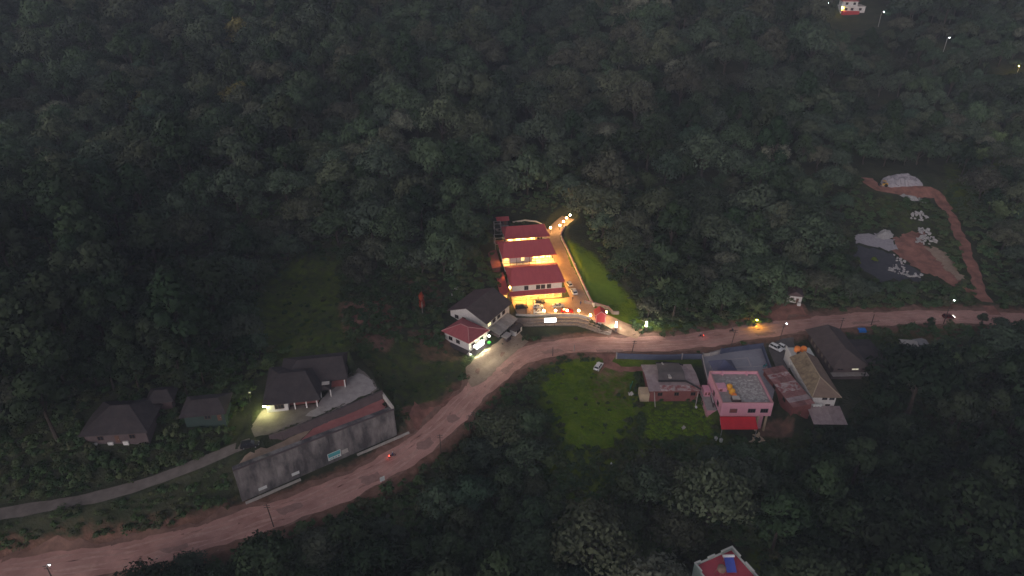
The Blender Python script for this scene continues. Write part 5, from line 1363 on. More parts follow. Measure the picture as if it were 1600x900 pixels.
# trees one can point to in the photograph (foot of the trunk)
for q in ((1090,462,1.35,PALE),(588,420,1.25,PALE),(1000,165,1.4,PALE),(330,575,0.5,PALE),
          (232,185,1.5,YELL),(376,175,1.6,YELL),(352,172,1.1,YELL),(375,72,1.8,YELL),
          (905,838,1.1,BAMB[0]),(940,828,1.0,BAMB[1]),(880,862,1.0,BAMB[1]),(1000,880,0.9,BAMB[0]),(965,850,0.9,BAMB[0]),
          (550,585,1.0,CONI),(660,492,1.25,REDT),(1180,488,0.8,BAMB[0]),
          (1100,390,1.75,VAR[12]),(1105,335,1.3,VAR[13]),(1030,440,1.7,VAR[0]),(975,405,1.4,VAR[3]),(940,372,1.25,VAR[2]),(660,430,1.15,VAR[1]),
          (822,738,1.05,VAR[4]),(790,775,1.0,VAR[2]),(835,830,1.1,VAR[0]),(1020,215,1.4,VAR[12]),(690,805,1.0,VAR[5]),(500,880,0.95,VAR[3]),(300,905,0.75,VAR[6]),
          (1450,515,0.42,VAR[7]),(1530,512,0.5,VAR[8]),(1560,520,0.62,VAR[1]),(1590,530,0.7,VAR[4]),(1505,545,0.5,VAR[5])): at(*q)
N_NAMED = len(TREES)
for k in range(26000):
    y = 52+rr.random()**0.85*(640-52); x = rr.uniform(-1, 1)*(0.86*math.hypot(y, 120)+30)
    z = h(x, y); px, py, f = proj(x, y, z+3)
    if px < -70 or px > 1670 or py < -60 or py > 1010: continue
    bx, by, _ = proj(x, y, z)
    if any(pip(bx, by, p) for p in NOTREE): continue
    s = rr.choice((0.75, 1.0, 1.25, 1.45, 1.6, 1.8, 2.05))*rr.uniform(0.88, 1.12)
    if any(pip(bx, by, p) for p in SMALL): s *= 0.68
    u = rr.random()
    var = VAR[rr.randrange(7)] if u < 0.68 else (VAR[7+rr.randrange(3)] if u < 0.84 else (VAR[12+rr.randrange(2)] if u < 0.965 else (PALE if u < 0.982 else BAMB[rr.randrange(2)])))
    if rr.random() < 0.9 and any(pip(bx, by, p) for p in EDGE_SHADE): var = VAR[7+rr.randrange(5)]; s *= 1.1 if var[4] == 'edge_dark' else 1
    if var[4] in ('spreading',): s *= 0.85
    sz = rr.uniform(0.85, 1.2)
    if not clear(x, y, var[2]*s*0.92): continue
    for _ in range(3):
        if open_ok(x, y, z, s, sz, var): break
        s *= 0.68
    else: continue
    put(x, y, s, var, sz)
print('trees', len(TREES))
def seen(t):
    x, y, z, s, sz, a, v = t
    px, py, f = proj(x, y, z+v[3]*s*0.7)
    e = FPX/f*v[2]*s
    vis = min(px+e, 1600)-max(px-e, 0)
    vy = min(py+e, 900)-max(py-e, 0)
    return max(0, vis)*max(0, vy)
order = sorted(range(N_NAMED, len(TREES)), key=lambda i: -seen(TREES[i]))
single = set(list(range(N_NAMED))+order[:300-N_NAMED])
NAMES = {'broad': ('forest_tree', 'broad round-crowned tree'), 'tall': ('tall_tree', 'tall narrow tree'), 'edge_dark': ('edge_dark_tree', 'dense edge-darkened tree'), 'spreading': ('spreading_tree', 'flat-topped spreading tree'),
         'pale': ('pale_tree', 'pale silvery-leaved tree'), 'yellow': ('yellow_tree', 'yellowish-leaved tree'), 'bamboo': ('bamboo_clump', 'arching bamboo clump'),
         'conifer': ('conifer', 'dark pointed conifer'), 'red': ('red_tree', 'slender rusty red tree')}
LANDMARKS = [((10,225),'the hotel blocks'),((24,270),'the globe lamps behind the hotel'),((34,225),'the hotel lawn'),((-14,190),'the corner shop'),((-55,160),'the plateau house'),((-95,140),'the dark hip roofed house'),
    ((-72,140),'the green walled cottage'),((-95,117),'the lane'),((-70,205),'the grassy clearing on the hill'),((-38,205),'the bare red clearing'),((102,216),'the small roadside hut'),((165,285),'the lilac stone heap'),
    ((160,245),'the quarry floor'),((190,260),'the quarry track'),((50,178),'the tin roofed house'),((67,160),'the pink house'),((90,165),'the ochre roofed house'),((120,185),'the big dark hall'),((150,200),'the blue tarpaulin shelter'),
    ((50,118),'the crimson terrace'),((233,505),'the far hillside house'),((-45,130),'the tall retaining wall'),((20,165),'the meadow'),((-15,150),'the paired roadside poles'),((18,125),'the bamboo clumps'),((60,205),'the roadside hedge'),((-100,105),'the road')]
def place_name(x, y, px, py):
    d, (q, n) = min((math.hypot(x-q[0], y-q[1]), (q, n)) for q, n in LANDMARKS)
    if d > 70: return ('deep in the forest high on the left-hand ridge' if False else 'in the upper hillside forest far above the hotel') if y > 250 else 'on the wooded slope away from the houses'
    dist = 'close to' if d < 22 else ('not far' if d < 42 else 'well')
    rel = 'uphill of' if y-q[1] > 0.5*d else ('downhill of' if q[1]-y > 0.5*d else 'to one side of')
    return ('close by, ' if d < 22 else 'not far ' if d < 42 else 'well ')+rel+' '+n
for i in sorted(single):
    x, y, z, s, sz, a, v = TREES[i]
    px, py, f = proj(x, y, z); nm, lab = NAMES[v[4]]; pl = place_name(x, y, px, py)
    e_ = v[2]*s
    if v[4] not in ('conifer', 'red'): lab = ('big ' if e_ > 7.5 else 'mid-sized ' if e_ > 5.2 else 'small ')+lab
    if v[4] == 'conifer': pl = 'at the corner of the plateau house'
    if v[4] == 'red': pl = 'in the clearing above the corner shop'
    t = thing(nm, lab+' '+pl, 'bamboo' if v[4] == 'bamboo' else 'tree', (x, y, z), a, lab+'s '+pl)
    t.scale = (s, s, s*sz)
    link(bpy.data.objects.new('trunk', v[1]), t); link(bpy.data.objects.new('crown', v[0]), t)
def scatter(name, label, cat, pts, variants):
    """countless plants: instances on points, each point with turn, size and kind"""
    me = bpy.data.meshes.new(name)
    me.from_pydata([p[:3] for p in pts], [], [])
    for an, ty, vals in (('size', 'FLOAT_VECTOR', [c for p in pts for c in p[3]]), ('turn', 'FLOAT_VECTOR', [c for p in pts for c in (p[6], p[7], p[4])]), ('sort', 'INT', [p[5] for p in pts])):
        at_ = me.attributes.new(an, ty, 'POINT')
        at_.data.foreach_set('vector' if ty == 'FLOAT_VECTOR' else 'value', vals)
    o = bpy.data.objects.new(name, me); link(o); tag(o, label, cat, kind='stuff')
    ng = bpy.data.node_groups.new(name+'_scatter', 'GeometryNodeTree')
    ng.interface.new_socket('Geometry', in_out='INPUT', socket_type='NodeSocketGeometry'); ng.interface.new_socket('Geometry', in_out='OUTPUT', socket_type='NodeSocketGeometry')
    gi, go = ng.nodes.new('NodeGroupInput'), ng.nodes.new('NodeGroupOutput'); iop = ng.nodes.new('GeometryNodeInstanceOnPoints'); jn = ng.nodes.new('GeometryNodeJoinGeometry')
    L = ng.links
    for v in variants[::-1]:
        j2 = ng.nodes.new('GeometryNodeJoinGeometry')
        for ob in v:
            oi = ng.nodes.new('GeometryNodeObjectInfo'); oi.transform_space = 'ORIGINAL'; oi.inputs['Object'].default_value = ob; oi.inputs['As Instance'].default_value = False
            L.new(oi.outputs['Geometry'], j2.inputs[0])
        g2 = ng.nodes.new('GeometryNodeGeometryToInstance'); L.new(j2.outputs[0], g2.inputs[0]); L.new(g2.outputs[0], jn.inputs[0])
    def na(n, ty):
        q = ng.nodes.new('GeometryNodeInputNamedAttribute'); q.data_type = ty; q.inputs[0].default_value = n; return q.outputs[0]
    L.new(gi.outputs[0], iop.inputs['Points']); L.new(jn.outputs[0], iop.inputs['Instance']); iop.inputs['Pick Instance'].default_value = True
    L.new(na('sort', 'INT'), iop.inputs['Instance Index']); L.new(na('size', 'FLOAT_VECTOR'), iop.inputs['Scale'])
    er = ng.nodes.new('FunctionNodeEulerToRotation'); L.new(na('turn', 'FLOAT_VECTOR'), er.inputs[0]); L.new(er.outputs[0], iop.inputs['Rotation'])
    L.new(iop.outputs[0], go.inputs[0])
    md = o.modifiers.new('scatter', 'NODES'); md.node_group = ng
    return o
def src(meshes):
    """objects in the scene that carry these meshes"""
    out = []
    for me in meshes: out.append(next(o for o in bpy.data.objects if o.type == 'MESH' and o.data == me and o.parent is not None))
    return out
ALLV = VAR+[PALE, YELL]+BAMB
have = set(o.data for o in bpy.data.objects if o.type == 'MESH')
ALLV = [v for v in ALLV if v[0] in have]
rest = [TREES[i] for i in range(len(TREES)) if i not in single]
sv = [src([v[0], v[1]]) for v in ALLV]
idx = {id(v): k for k, v in enumerate(ALLV)}
pts = [(x, y, z, (s, s, s*sz), a, idx.get(id(v), 0), 0, 0) for x, y, z, s, sz, a, v in rest]
scatter('forest', 'dense mixed forest covering the hillside beyond single trees', 'forest', pts, sv)

# ------------------------------------------------------------------ bushes, undergrowth, grass
def bush_mesh(seed, m='leaf_shrub', n=190):
    r = np.random.RandomState(seed); k = r.randint(0, 5, n); cc = np.column_stack([r.uniform(-0.7,0.7,5), r.uniform(-0.7,0.7,5), r.uniform(0.35,0.8,5)])
    d = r.normal(0, 1, (n, 3)); d[:, 2] = np.abs(d[:, 2])*0.8+0.1*d[:, 0]; d /= np.linalg.norm(d, axis=1)[:, None]
    return leaf_mesh('foliage', cc[k]+d*0.6*r.uniform(0.5,1.1,(n,1)), d, r.uniform(0.11,0.26,n), m, seed)
BUSH = [bush_mesh(400+k) for k in range(4)]
stem = MB().tube([(0,0,-0.4),(0.05,0,0.7)], [0.07,0.03], 5); st = bpy.data.meshes.new('stem'); st.from_pydata(stem.v, [], stem.f); st.materials.append(M['bark'])
def bush(px, py, s, k, label, group=None):
    g = G(px, py); t = thing('bush', label, 'bush', g, rr.uniform(0, 6), group); t.scale = (s, s, s)
    link(bpy.data.objects.new('foliage', BUSH[k]), t); link(bpy.data.objects.new('stem', st), t)
    return t
for k, (px, py, s) in enumerate(((1156,508.5,1.2),(1165,507,1.5),(1174,506,1.4),(1183,505,1.5),(1192,504,1.4),(1201,503,1.3),(1034,525,1.2),(1050,524,1.0),(1070,521,1.1),(1092,518,0.9),(1110,514,1.1),(1132,510,0.9))):
    bush(px, py, s, k % 4, 'rounded roadside bush in the hedge east of the hotel entrance', 'hedge bushes east of the hotel entrance')
for k, (px, py, s) in enumerate(((800,352,0.8),(808,350,0.9),(818,350,0.8),(790,440,1.0),(783,420,1.1),(779,400,1.2))):
    bush(px, py, s, k % 4, 'garden bush in the beds round the hotel sheds', 'garden bushes round the hotel')
for k, (px, py, s) in enumerate(((340,690,1.0),(336,706,1.1),(310,715,1.3),(286,727,1.2))):
    bush(px, py, s, k % 4, 'dark bush lining the lane below the plateau house', 'bushes lining the lane')
for q in (bush(1364, 409, 1.5, 1, 'lime green bush below the quarry'), bush(1340, 412, 0.9, 2, 'small lime green bush at the forest edge by the quarry')):
    me = q.children[0].data.copy(); me.materials[0] = leafmat('leaf_lime', [(0, (0.16, 0.22, 0.03)), (1, (0.16, 0.22, 0.03))]); q.children[0].data = me
bs = src(BUSH); stm = next(o for o in bpy.data.objects if o.type == 'MESH' and o.data == st)
COURTS = [[(p[0], p[1]) for p in PZ(-0.9, (1092,554),(1240,528),(1316,560),(1320,660),(1110,645))], [(p[0], p[1]) for p in yard]]
AVOID = [
    [(795,530),(790,470),(765,380),(770,338),(905,330),(990,510),(1010,527),(960,530)],
    [(690,500),(735,455),(815,465),(825,525),(745,582),(690,545)],
    [(345,712),(400,600),(440,555),(545,540),(600,605),(640,690),(640,715),(375,815),(355,735)],
    [(130,700),(130,640),(180,622),(250,640),(240,700)], [(225,642),(225,620),(275,618),(275,642)], [(285,670),(285,632),(355,628),(360,668)],
    [(960,555),(1095,552),(1190,535),(1240,525),(1275,505),(1310,508),(1365,570),(1320,665),(1210,690),(1125,690),(1100,620),(1000,622),(1000,585)],
    [(1332,368),(1380,355),(1440,360),(1470,385),(1512,440),(1490,450),(1440,440),(1345,436)], [(1345,300),(1350,270),(1470,268),(1478,320),(1400,312)], [(1415,330),(1455,328),(1470,385),(1425,385)],
    [(925,580),(932,553),(965,553),(1010,570),(1010,585),(950,590)], [(1195,505),(1205,478),(1260,470),(1270,500)],
    [(1075,900),(1085,865),(1143,842),(1200,885),(1200,960)], [(1408,550),(1408,528),(1450,525),(1482,532),(1482,552)], [(640,680),(640,625),(715,610),(720,640),(680,690)],
]
RA = np.array([(p.x, p.y) for p in ROAD]); LA = np.array([(p.x, p.y) for p in LANE]); TA = np.array([(p.x, p.y) for p in TRACK])
def way_clear(x, y, d=6.6):
    return np.min(np.hypot(RA[:,0]-x, RA[:,1]-y)) > d and np.min(np.hypot(LA[:,0]-x, LA[:,1]-y)) > 3.0 and np.min(np.hypot(TA[:,0]-x, TA[:,1]-y)) > 3.4
MEADOW_PX = [[(855,595),(892,566),(990,566),(990,645),(950,700),(898,700),(865,650)], [(1000,625),(1112,632),(1118,680),(1010,690)], [(880,375),(925,400),(985,470),(1000,500),(960,505),(905,470)]]
BARE_PX = [[(395,470),(470,405),(525,410),(545,540),(430,555),(395,520)], [(560,520),(690,545),(735,575),(660,650),(620,640),(600,580)]]
pts = []; gpts = []
for k in range(72000):
    y = rr.uniform(75, 300); x = rr.uniform(-1, 1)*(0.80*math.hypot(y, 120))
    z = h(x, y); px, py, f = proj(x, y, z)
    if not (-20 < px < 1620 and -20 < py < 930): continue
    if any(pip(px, py, p) for p in AVOID) or not way_clear(x, y, 6.2): continue
    mead = any(pip(px, py, p) for p in MEADOW_PX)
    if mead:
        if len(gpts) < 7000:
            q = rr.uniform(0.5, 1.1); gpts.append((x, y, z-0.05, (q, q, q*rr.uniform(0.35, 0.7)), rr.uniform(0, 6.28), rr.randrange(2), 0, 0))
        if rr.random() > 0.10: continue
    if any(pip(px, py, p) for p in BARE_PX):
        if rr.random() > 0.25: continue
        mead = True
    if len(pts) < 18000:
        q = rr.choice((0.6, 0.8, 1.0, 1.3, 1.7))*rr.uniform(0.8, 1.2)*(0.5 if mead else 1)*(0.75 if 800 < px < 1120 and 550 < py < 720 else 1)
        pts.append((x, y, z, (q, q, q*rr.uniform(0.6, 1.1)), rr.uniform(0, 6.28), rr.randrange(4), rr.uniform(-0.15,0.15), rr.uniform(-0.15,0.15)))
print('shrubs', len(pts), len(gpts))
scatter('undergrowth', 'tangled low undergrowth between the trees and on the banks', 'undergrowth', pts, [[b] for b in bs])
# meadow grass: one visible tuft of each kind, then the rest
def tuft(seed):
    r = np.random.RandomState(seed); n = 70; a = r.uniform(0, 6.28, n); rad = r.uniform(0, 1.0, n)**0.6
    C = np.column_stack([np.cos(a)*rad, np.sin(a)*rad, r.uniform(0.05, 0.45, n)]); N = np.column_stack([np.cos(a)*0.5, np.sin(a)*0.5, np.full(n, 0.9)])
    return leaf_mesh('blades', C, N, r.uniform(0.12, 0.26, n), 'leaf_grass', seed, 0.4)
tufts = []
for k, (px, py) in enumerate(((905,600),(930,640))):
    g = G(px, py); t = thing('grass_tuft', 'thick grass tuft in the meadow below the road', 'grass', g, 0, 'grass tufts in the meadow')
    tufts.append([link(bpy.data.objects.new('blades', tuft(500+k)), t)])
scatter('meadow_grass', 'rough meadow grass below the road and in the clearings', 'grass', gpts, tufts)

# ------------------------------------------------------------------ cars
def car(label, pos, heading, paint, kind='hatch', lights=False, name='parked_car', group=None, cat='car'):
    """local x forward; body lofted from a side profile, narrowed towards the roof"""
    L, W, Ht = {'hatch': (3.8, 1.68, 1.52), 'suv': (4.5, 1.82, 1.72), 'sedan': (4.4, 1.75, 1.47), 'van': (3.9, 1.6, 1.85)}[kind]
    t = thing(name, label, cat, pos, heading, group)
    hb = {'hatch': 0.92, 'suv': 1.05, 'sedan': 0.90, 'van': 1.0}[kind]
    hood = {'hatch': 0.23, 'suv': 0.25, 'sedan': 0.26, 'van': 0.10}[kind]; boot = {'hatch': 0.02, 'suv': 0.03, 'sedan': 0.17, 'van': 0.02}[kind]
    x0, x1 = -L/2, L/2; hw = W/2
    prof = [(x0+0.05,0.30),(x1-0.08,0.28),(x1,0.50),(x1-0.06,0.70),(x1-L*hood,hb),(x0+L*boot,hb),(x0,0.80),(x0,0.45)]
    mb = MB(); n = len(prof)
    for s, k in ((-1,0.94),(-1,1.0),(1,1.0),(1,0.94)):
        for x, z in prof:
            zz = z if k == 1.0 else 0.3+(z-0.3)*0.97
            mb.v.append((x*(1 if k == 1 else 0.985), s*hw*(1 if k == 1 else 1.0)*(1.0 if k == 1 else 0.0+1.0)-(s*0.07 if k != 1 else s*0.12), zz))
    # four rings: outer left, inner left, inner right, outer right give rounded flanks
    order = [1, 0, 3, 2]
    mb.v = []
    for s, ins in ((-1,0.0),(-1,0.14),(1,0.14),(1,0.0)):
        for x, z in prof:
            mb.v.append((x*(1.0 if ins else 0.97), s*(hw-ins), z if ins else min(z, hb-0.06) if z > 0.7 else max(z, 0.36)))
    for a in range(3):
        for i in range(n):
            j = (i+1) % n; mb.f.append([a*n+i, a*n+j, (a+1)*n+j, (a+1)*n+i])
    mb.f.append([i for i in range(n)]); mb.f.append([3*n+i for i in range(n)][::-1])
    body = mb.build('body', paint, t); 
    # cabin glass and painted roof
    c0 = x0+L*boot+0.05; c1 = x1-L*hood+0.05; r0 = c0+{'hatch': 0.35, 'suv': 0.25, 'sedan': 0.75, 'van': 0.12}[kind]; r1 = c1-{'hatch': 0.75, 'suv': 0.7, 'sedan': 0.85, 'van': 0.55}[kind]
    bw, rw = hw-0.10, hw-0.30; zr = Ht-0.06
    g = MB().hexa([(c0,-bw,hb-0.02),(c1,-bw,hb-0.02),(c1,bw,hb-0.02),(c0,bw,hb-0.02),(r0,-rw,zr),(r1,-rw,zr),(r1,rw,zr),(r0,rw,zr)]).build('windows', 'glass_dark', t)
    roof = MB().hexa([(r0-0.06,-rw-0.04,zr),(r1+0.05,-rw-0.04,zr),(r1+0.05,rw+0.04,zr),(r0-0.06,rw+0.04,zr),(r0+0.05,-rw+0.08,Ht),(r1-0.08,-rw+0.08,Ht),(r1-0.08,rw-0.08,Ht),(r0+0.05,rw-0.08,Ht)]).build('roof', paint, t)
    for s in (-1, 1):
        for a, b in (((c1-0.02,s*(bw-0.01),hb),(r1,s*rw,zr)), ((c0+0.03,s*(bw-0.01),hb),(r0,s*rw,zr)), (((c0+c1)/2,s*(bw+0.01),hb),((r0+r1)/2,s*(rw+0.01),zr))):
            MB().bar(a, b, 0.09, 0.07).build('pillar', paint, t)
        for x in (x0+L*0.19, x1-L*0.19):
            w = MB().tube([(x,s*(hw-0.20),0.31),(x,s*(hw+0.02),0.31)], 0.31, 12).build('wheel', 'rubber', t)
            MB().tube([(x,s*(hw+0.02),0.31),(x,s*(hw+0.035),0.31)], 0.19, 10).build('rim', 'rim', w)
        MB().rbox((x1-0.05,s*(hw-0.34),0.66), (0.10,0.34,0.14)).build('headlight', 'head_white' if lights else 'rim', t)
        MB().rbox((x0+0.02,s*(hw-0.28),0.78), (0.07,0.24,0.20)).build('taillight', 'tail_red' if lights else 'paint_maroon', t)
        MB().rbox((c1-0.15,s*(hw+0.06),hb+0.06), (0.14,0.18,0.12)).build('mirror', paint, t)
    MB().rbox((x1-0.02,0,0.42), (0.12,W*0.86,0.16)).build('bumper', 'metal_dark', t); MB().rbox((x0+0.01,0,0.46), (0.10,W*0.86,0.16)).build('bumper', 'metal_dark', t)
    return t
def gcar(label, px, py, deg, paint, kind='hatch', z=None, **kw):
    g = G(px, py); off = 0.10 if z is None else z
    return car(label, (g.x, g.y, g.z+off), R(deg), paint, kind, **kw)
gcar('white hatchback parked along the lit hotel driveway, uphill of another white car', 889.5, 446, 104, 'paint_white', 'hatch')
gcar('white car parked along the hotel driveway wall, downhill of another white car', 896.5, 458, 102, 'paint_white', 'suv')
gcar('white car parked in the hotel yard directly behind the lit signboard', 843, 489, 4, 'paint_white', 'sedan')
gcar('white car between the dark car and another white car in the hotel yard', 841, 481, 6, 'paint_white', 'hatch')
gcar('dark car parked closest to the glowing hotel veranda', 842, 474, 8, 'paint_black', 'sedan')
gcar('silver car parked next to the red car in the hotel yard', 872, 480, 8, 'paint_silver', 'sedan')
gcar('bright red car parked in the hotel yard', 886, 488, -6, 'paint_red', 'sedan')
gcar('dark grey car parked by the pole at the dark end of the hotel yard', 815, 482, 12, 'paint_black', 'suv')
gcar('white hatchback standing on the meadow edge beside the dirt track', 935, 575, 62, 'paint_white', 'suv', z=0.08)
gcar('white car on the brown apron, alongside the courtyard wall', 1212, 546, -52, 'paint_white', 'suv', z=0.08)
gcar('white car on the brown apron, alongside the orange tank house', 1223, 545, -52, 'paint_white', 'hatch', z=0.08)
gcar('black car parked on the lane below the plateau house', 391, 698, 14, 'paint_black', 'suv')
gcar('small dark red car with headlights on, driving on the road', 1481, 497, -4, 'paint_maroon', 'hatch', lights=True, name='moving_car')
for o in bpy.data.objects['moving_car'].children:
    if o.name.startswith('taillight'): o.data.materials[0] = M['paint_maroon']

# ------------------------------------------------------------------ people and motorbikes
def person(label, pos, heading, pose='stand', top='cloth_dark', name='person'):
    t = thing(name, label, 'person', pos, heading)
    if pose == 'stand':
        J = {'pel':(0,0,0.95),'chest':(0,0,1.32),'neck':(0,0,1.50),'head':(0.01,0,1.63),'crown':(0.0,0,1.74)}
        arm = lambda s: [(0,s*0.19,1.42),(0.02,s*0.26,1.13),(0.10,s*0.25,0.88),(0.13,s*0.245,0.80)]
        leg = lambda s: [(0,s*0.10,0.90),(0.03,s*0.11,0.50),(-0.02,s*0.11,0.09),(0.14,s*0.12,0.05)]
    else:
        J = {'pel':(0,0,0.86),'chest':(0.10,0,1.24),'neck':(0.14,0,1.41),'head':(0.18,0,1.54),'crown':(0.18,0,1.65)}
        arm = lambda s: [(0.10,s*0.19,1.34),(0.26,s*0.27,1.12),(0.50,s*0.28,1.07),(0.58,s*0.27,1.06)]
        leg = lambda s: [(0.04,s*0.12,0.84),(0.42,s*0.20,0.72),(0.30,s*0.18,0.36),(0.44,s*0.18,0.32)]
    vs, es, rad = [], [], []
    def chain(pts, rads, start=None):
        prev = start
        for p, r_ in zip(pts, rads):
            vs.append(p); rad.append(r_)
            if prev is not None: es.append((prev, len(vs)-1))
            prev = len(vs)-1
        return prev
    chain([J['pel'], J['chest'], J['neck'], J['head'], J['crown']], [0.15, 0.17, 0.06, 0.105, 0.08])
    for s in (-1, 1):
        chain(arm(s), [0.065, 0.05, 0.038, 0.035], 1); chain(leg(s), [0.095, 0.068, 0.05, 0.045], 0)
    me = bpy.data.meshes.new('body'); me.from_pydata(vs, es, []); me.materials.append(M[top])
    o = bpy.data.objects.new('body', me); link(o, t)
    sk = o.modifiers.new('skin', 'SKIN'); 
    bm = bmesh.new(); bm.from_mesh(me); lay = bm.verts.layers.skin.verify()
    for v, r_ in zip(bm.verts, rad): v[lay].radius = (r_, r_)
    bm.verts.ensure_lookup_table(); bm.verts[0][lay].use_root = True
    bm.to_mesh(me); bm.free()
    o.modifiers.new('sub', 'SUBSURF').levels = 1
    hd = Vector(J['head'])
    if pose == 'ride':
        MB().ball(hd+Vector((0,0,0.04)), 0.155, 10, 7).build('helmet', 'cloth_white' if top != 'cloth_white' else 'cloth_dark', t, smooth=True)
    else:
        MB().ball(hd+Vector((-0.02,0,0.045)), 0.118, 10, 6, (1,0.9,1)).build('hair', 'hair', t, smooth=True)
        MB().ball(hd+Vector((0.055,0,-0.01)), 0.085, 8, 6, (0.7,0.85,1.1)).build('face', 'skin', t, smooth=True)
    return t
def motorbike(label, pos, heading, brake=True, head=False):
    t = thing('motorbike', label, 'motorbike', pos, heading)
    for x in (-0.62, 0.66):
        w = MB(); 
        pts = [(x+0.30*math.cos(a), 0, 0.30+0.30*math.sin(a)) for a in [2*math.pi*k/14 for k in range(15)]]
        wo = w.tube(pts, 0.055, 6, False).build('wheel', 'rubber', t); MB().tube([(x,-0.06,0.30),(x,0.06,0.30)], 0.10, 8).build('hub', 'rim', wo)
    MB().tube([(-0.62,0.07,0.30),(-0.15,0.05,0.42),(0.25,0.0,0.50),(0.46,0,0.86)], [0.04,0.05,0.05,0.04], 6).build('frame', 'metal_dark', t)
    MB().ball((0.06,0,0.42), 0.2, 8, 6, (1.1,0.75,0.9)).build('engine', 'metal_dark', t, smooth=True)
    MB().ball((0.18,0,0.76), 0.2, 10, 6, (1.35,0.75,0.7)).build('fuel_tank', 'paint_maroon', t, smooth=True)
    MB().hexa([(-0.75,-0.12,0.74),(0.02,-0.13,0.68),(0.02,0.13,0.68),(-0.75,0.12,0.74),(-0.75,-0.1,0.84),(0.02,-0.1,0.76),(0.02,0.1,0.76),(-0.75,0.1,0.84)]).build('seat', 'rubber', t)
    for s in (-1, 1): MB().tube([(0.66,s*0.08,0.30),(0.50,s*0.07,0.92)], 0.03, 6).build('fork', 'rim', t)
    MB().tube([(0.40,-0.34,1.03),(0.50,-0.12,1.0),(0.50,0.12,1.0),(0.40,0.34,1.03)], 0.025, 6).build('handlebar', 'metal_dark', t)
    MB().ball((0.62,0,0.86), 0.10, 8, 6).build('headlight', 'head_white' if head else 'rim', t, smooth=True)
    MB().rbox((-0.80,0,0.72), (0.12,0.26,0.16)).build('taillight', 'tail_red' if brake else 'paint_maroon', t)
    return t
def rider(px, py, deg, lab1, lab2, top, brake=True, head=False):
    g = G(px, py); p = (g.x, g.y, g.z+0.10)
    motorbike(lab1, p, R(deg), brake, head); person(lab2, p, R(deg), 'ride', top)
rider(613, 714, 30, 'motorbike with glowing tail light riding past the tall retaining wall', 'person in pale top riding a motorbike past the tall retaining wall', 'cloth_blue')
rider(1095, 527, 176, 'motorbike with bright red tail light on the road opposite the blue wall', 'person in dark clothes riding the motorbike opposite the blue wall', 'cloth_dark')
rider(1143, 519, 12, 'dark motorbike by the roadside pole near the yellow lit verge', 'person in brown clothes on a motorbike near the yellow lit verge', 'cloth_dark', brake=False)
g = G(881, 461); person('person in dark clothes standing at the corner of the front hotel block', (g.x, g.y, g.z+0.08), R(200))
g = G(894.5, 470); person('person in brown clothes walking in the hotel yard', (g.x, g.y, g.z+0.08), R(250), top='frame_brown')
g = G(907, 477); person('person in dark clothes near the panelled wall of the hotel yard', (g.x, g.y, g.z+0.08), R(100), top='cloth_blue')
g = G(832, 497.5); person('person in pale top by the parapet below the parked cars', (yoff(YTOP, -0.9)[1].x+0.4, yoff(YTOP, -0.9)[1].y, YARD_Z+0.06), R(170), top='cloth_white')

# ------------------------------------------------------------------ poles, lamps, signs
def pole(label, px, py, hh, m='pole_wood', lamp=None, cross=True, tilt=(0, 0), name='utility_pole', cat='pole', arm=0.9, ang=0.0, group=None):
    g = G(px, py); t = thing(name, label, cat, g, ang, group)
    top = Vector((tilt[0], tilt[1], hh))
    MB().tube([Vector((0,0,-0.8)), top*0.5, top], [0.15, 0.13, 0.10], 8).build('shaft', m, t)
    if cross:
        for z in (0.4, 1.1): MB().bar(top+Vector((-0.75,0,-z)), top+Vector((0.75,0,-z)), 0.1, 0.1).build('crossarm', m, t)
        for x in (-0.65, 0, 0.65): MB().tube([top+Vector((x,0,-0.34)), top+Vector((x,0,-0.12))], [0.05,0.04], 6).build('insulator', 'metal_pale', t)
    if lamp:
        a = top+Vector((0,0,-0.1)); b = top+Vector((arm,0,0.35))
        MB().tube([a, a.lerp(b,0.5)+Vector((0,0,0.12)), b], 0.045, 6).build('bracket', 'metal_pale', t)
        hd = MB().rbox(b+Vector((0.25,0,0)), (0.75,0.30,0.16)).build('lamp_head', 'metal_pale', t)
        MB().rbox(b+Vector((0.27,0,-0.13)), (0.42,0.26,0.12)).build('bulb', lamp, hd)
    return t
pole('dark wooden pole on the road edge where the bend begins, alone', 689, 708, 6.6)
pole('dark wooden pole with crossarms at the road edge, one of a close pair', 734, 680, 7.4, group='paired poles at the road edge')
pole('dark wooden pole with crossarms at the road edge, one of a close pair', 741, 673, 7.0, group='paired poles at the road edge')
pole('leaning dark pole at the road edge by the end of the tall wall', 428, 823, 7.6, tilt=(-0.5, 0))
pole('short pole at the inside of the road bend', 863.5, 556, 3.4, cross=False)
pole('slim pale post beside the road on the inside of the bend', 897, 549, 2.6, 'pole_cement', cross=False, name='marker_post', cat='post')
pole('dark pole leaning towards the road beside the long blue wall', 985, 560, 6.8, tilt=(0.9, 0.3))
pole('dark pole at the corner of the blue courtyard wall', 1142, 541, 6.6, tilt=(0.6, 0))
pole('dark pole with a small lamp behind the parked white cars', 1218, 531, 6.4, tilt=(0.5, 0), lamp='glow_street', arm=0.3)
pole('dark pole at the eave of the big dark roof', 1312, 518, 5.6)
pole('slim pole beside the road beyond the big dark roof', 1361, 508, 4.4, cross=False)
pole('dark roadside pole with a white street lamp above the passing red car', 1474, 506, 9.4, lamp='glow_street', arm=0.5)
pole('dark pole rising in front of the hotel yard beside the dark car', 822, 492, 7.0, cross=False)
pole('street lamp glowing white at the road side beside the lowest trees', 86, 912, 6.0, lamp='glow_street', arm=0.6, name='street_lamp', cat='street lamp')
pole('sodium street lamp over the yellow lit verge east of the hedge', 1178, 509.5, 2.3, lamp='glow_sodium', arm=0.4, cross=False, name='street_lamp', cat='street lamp')
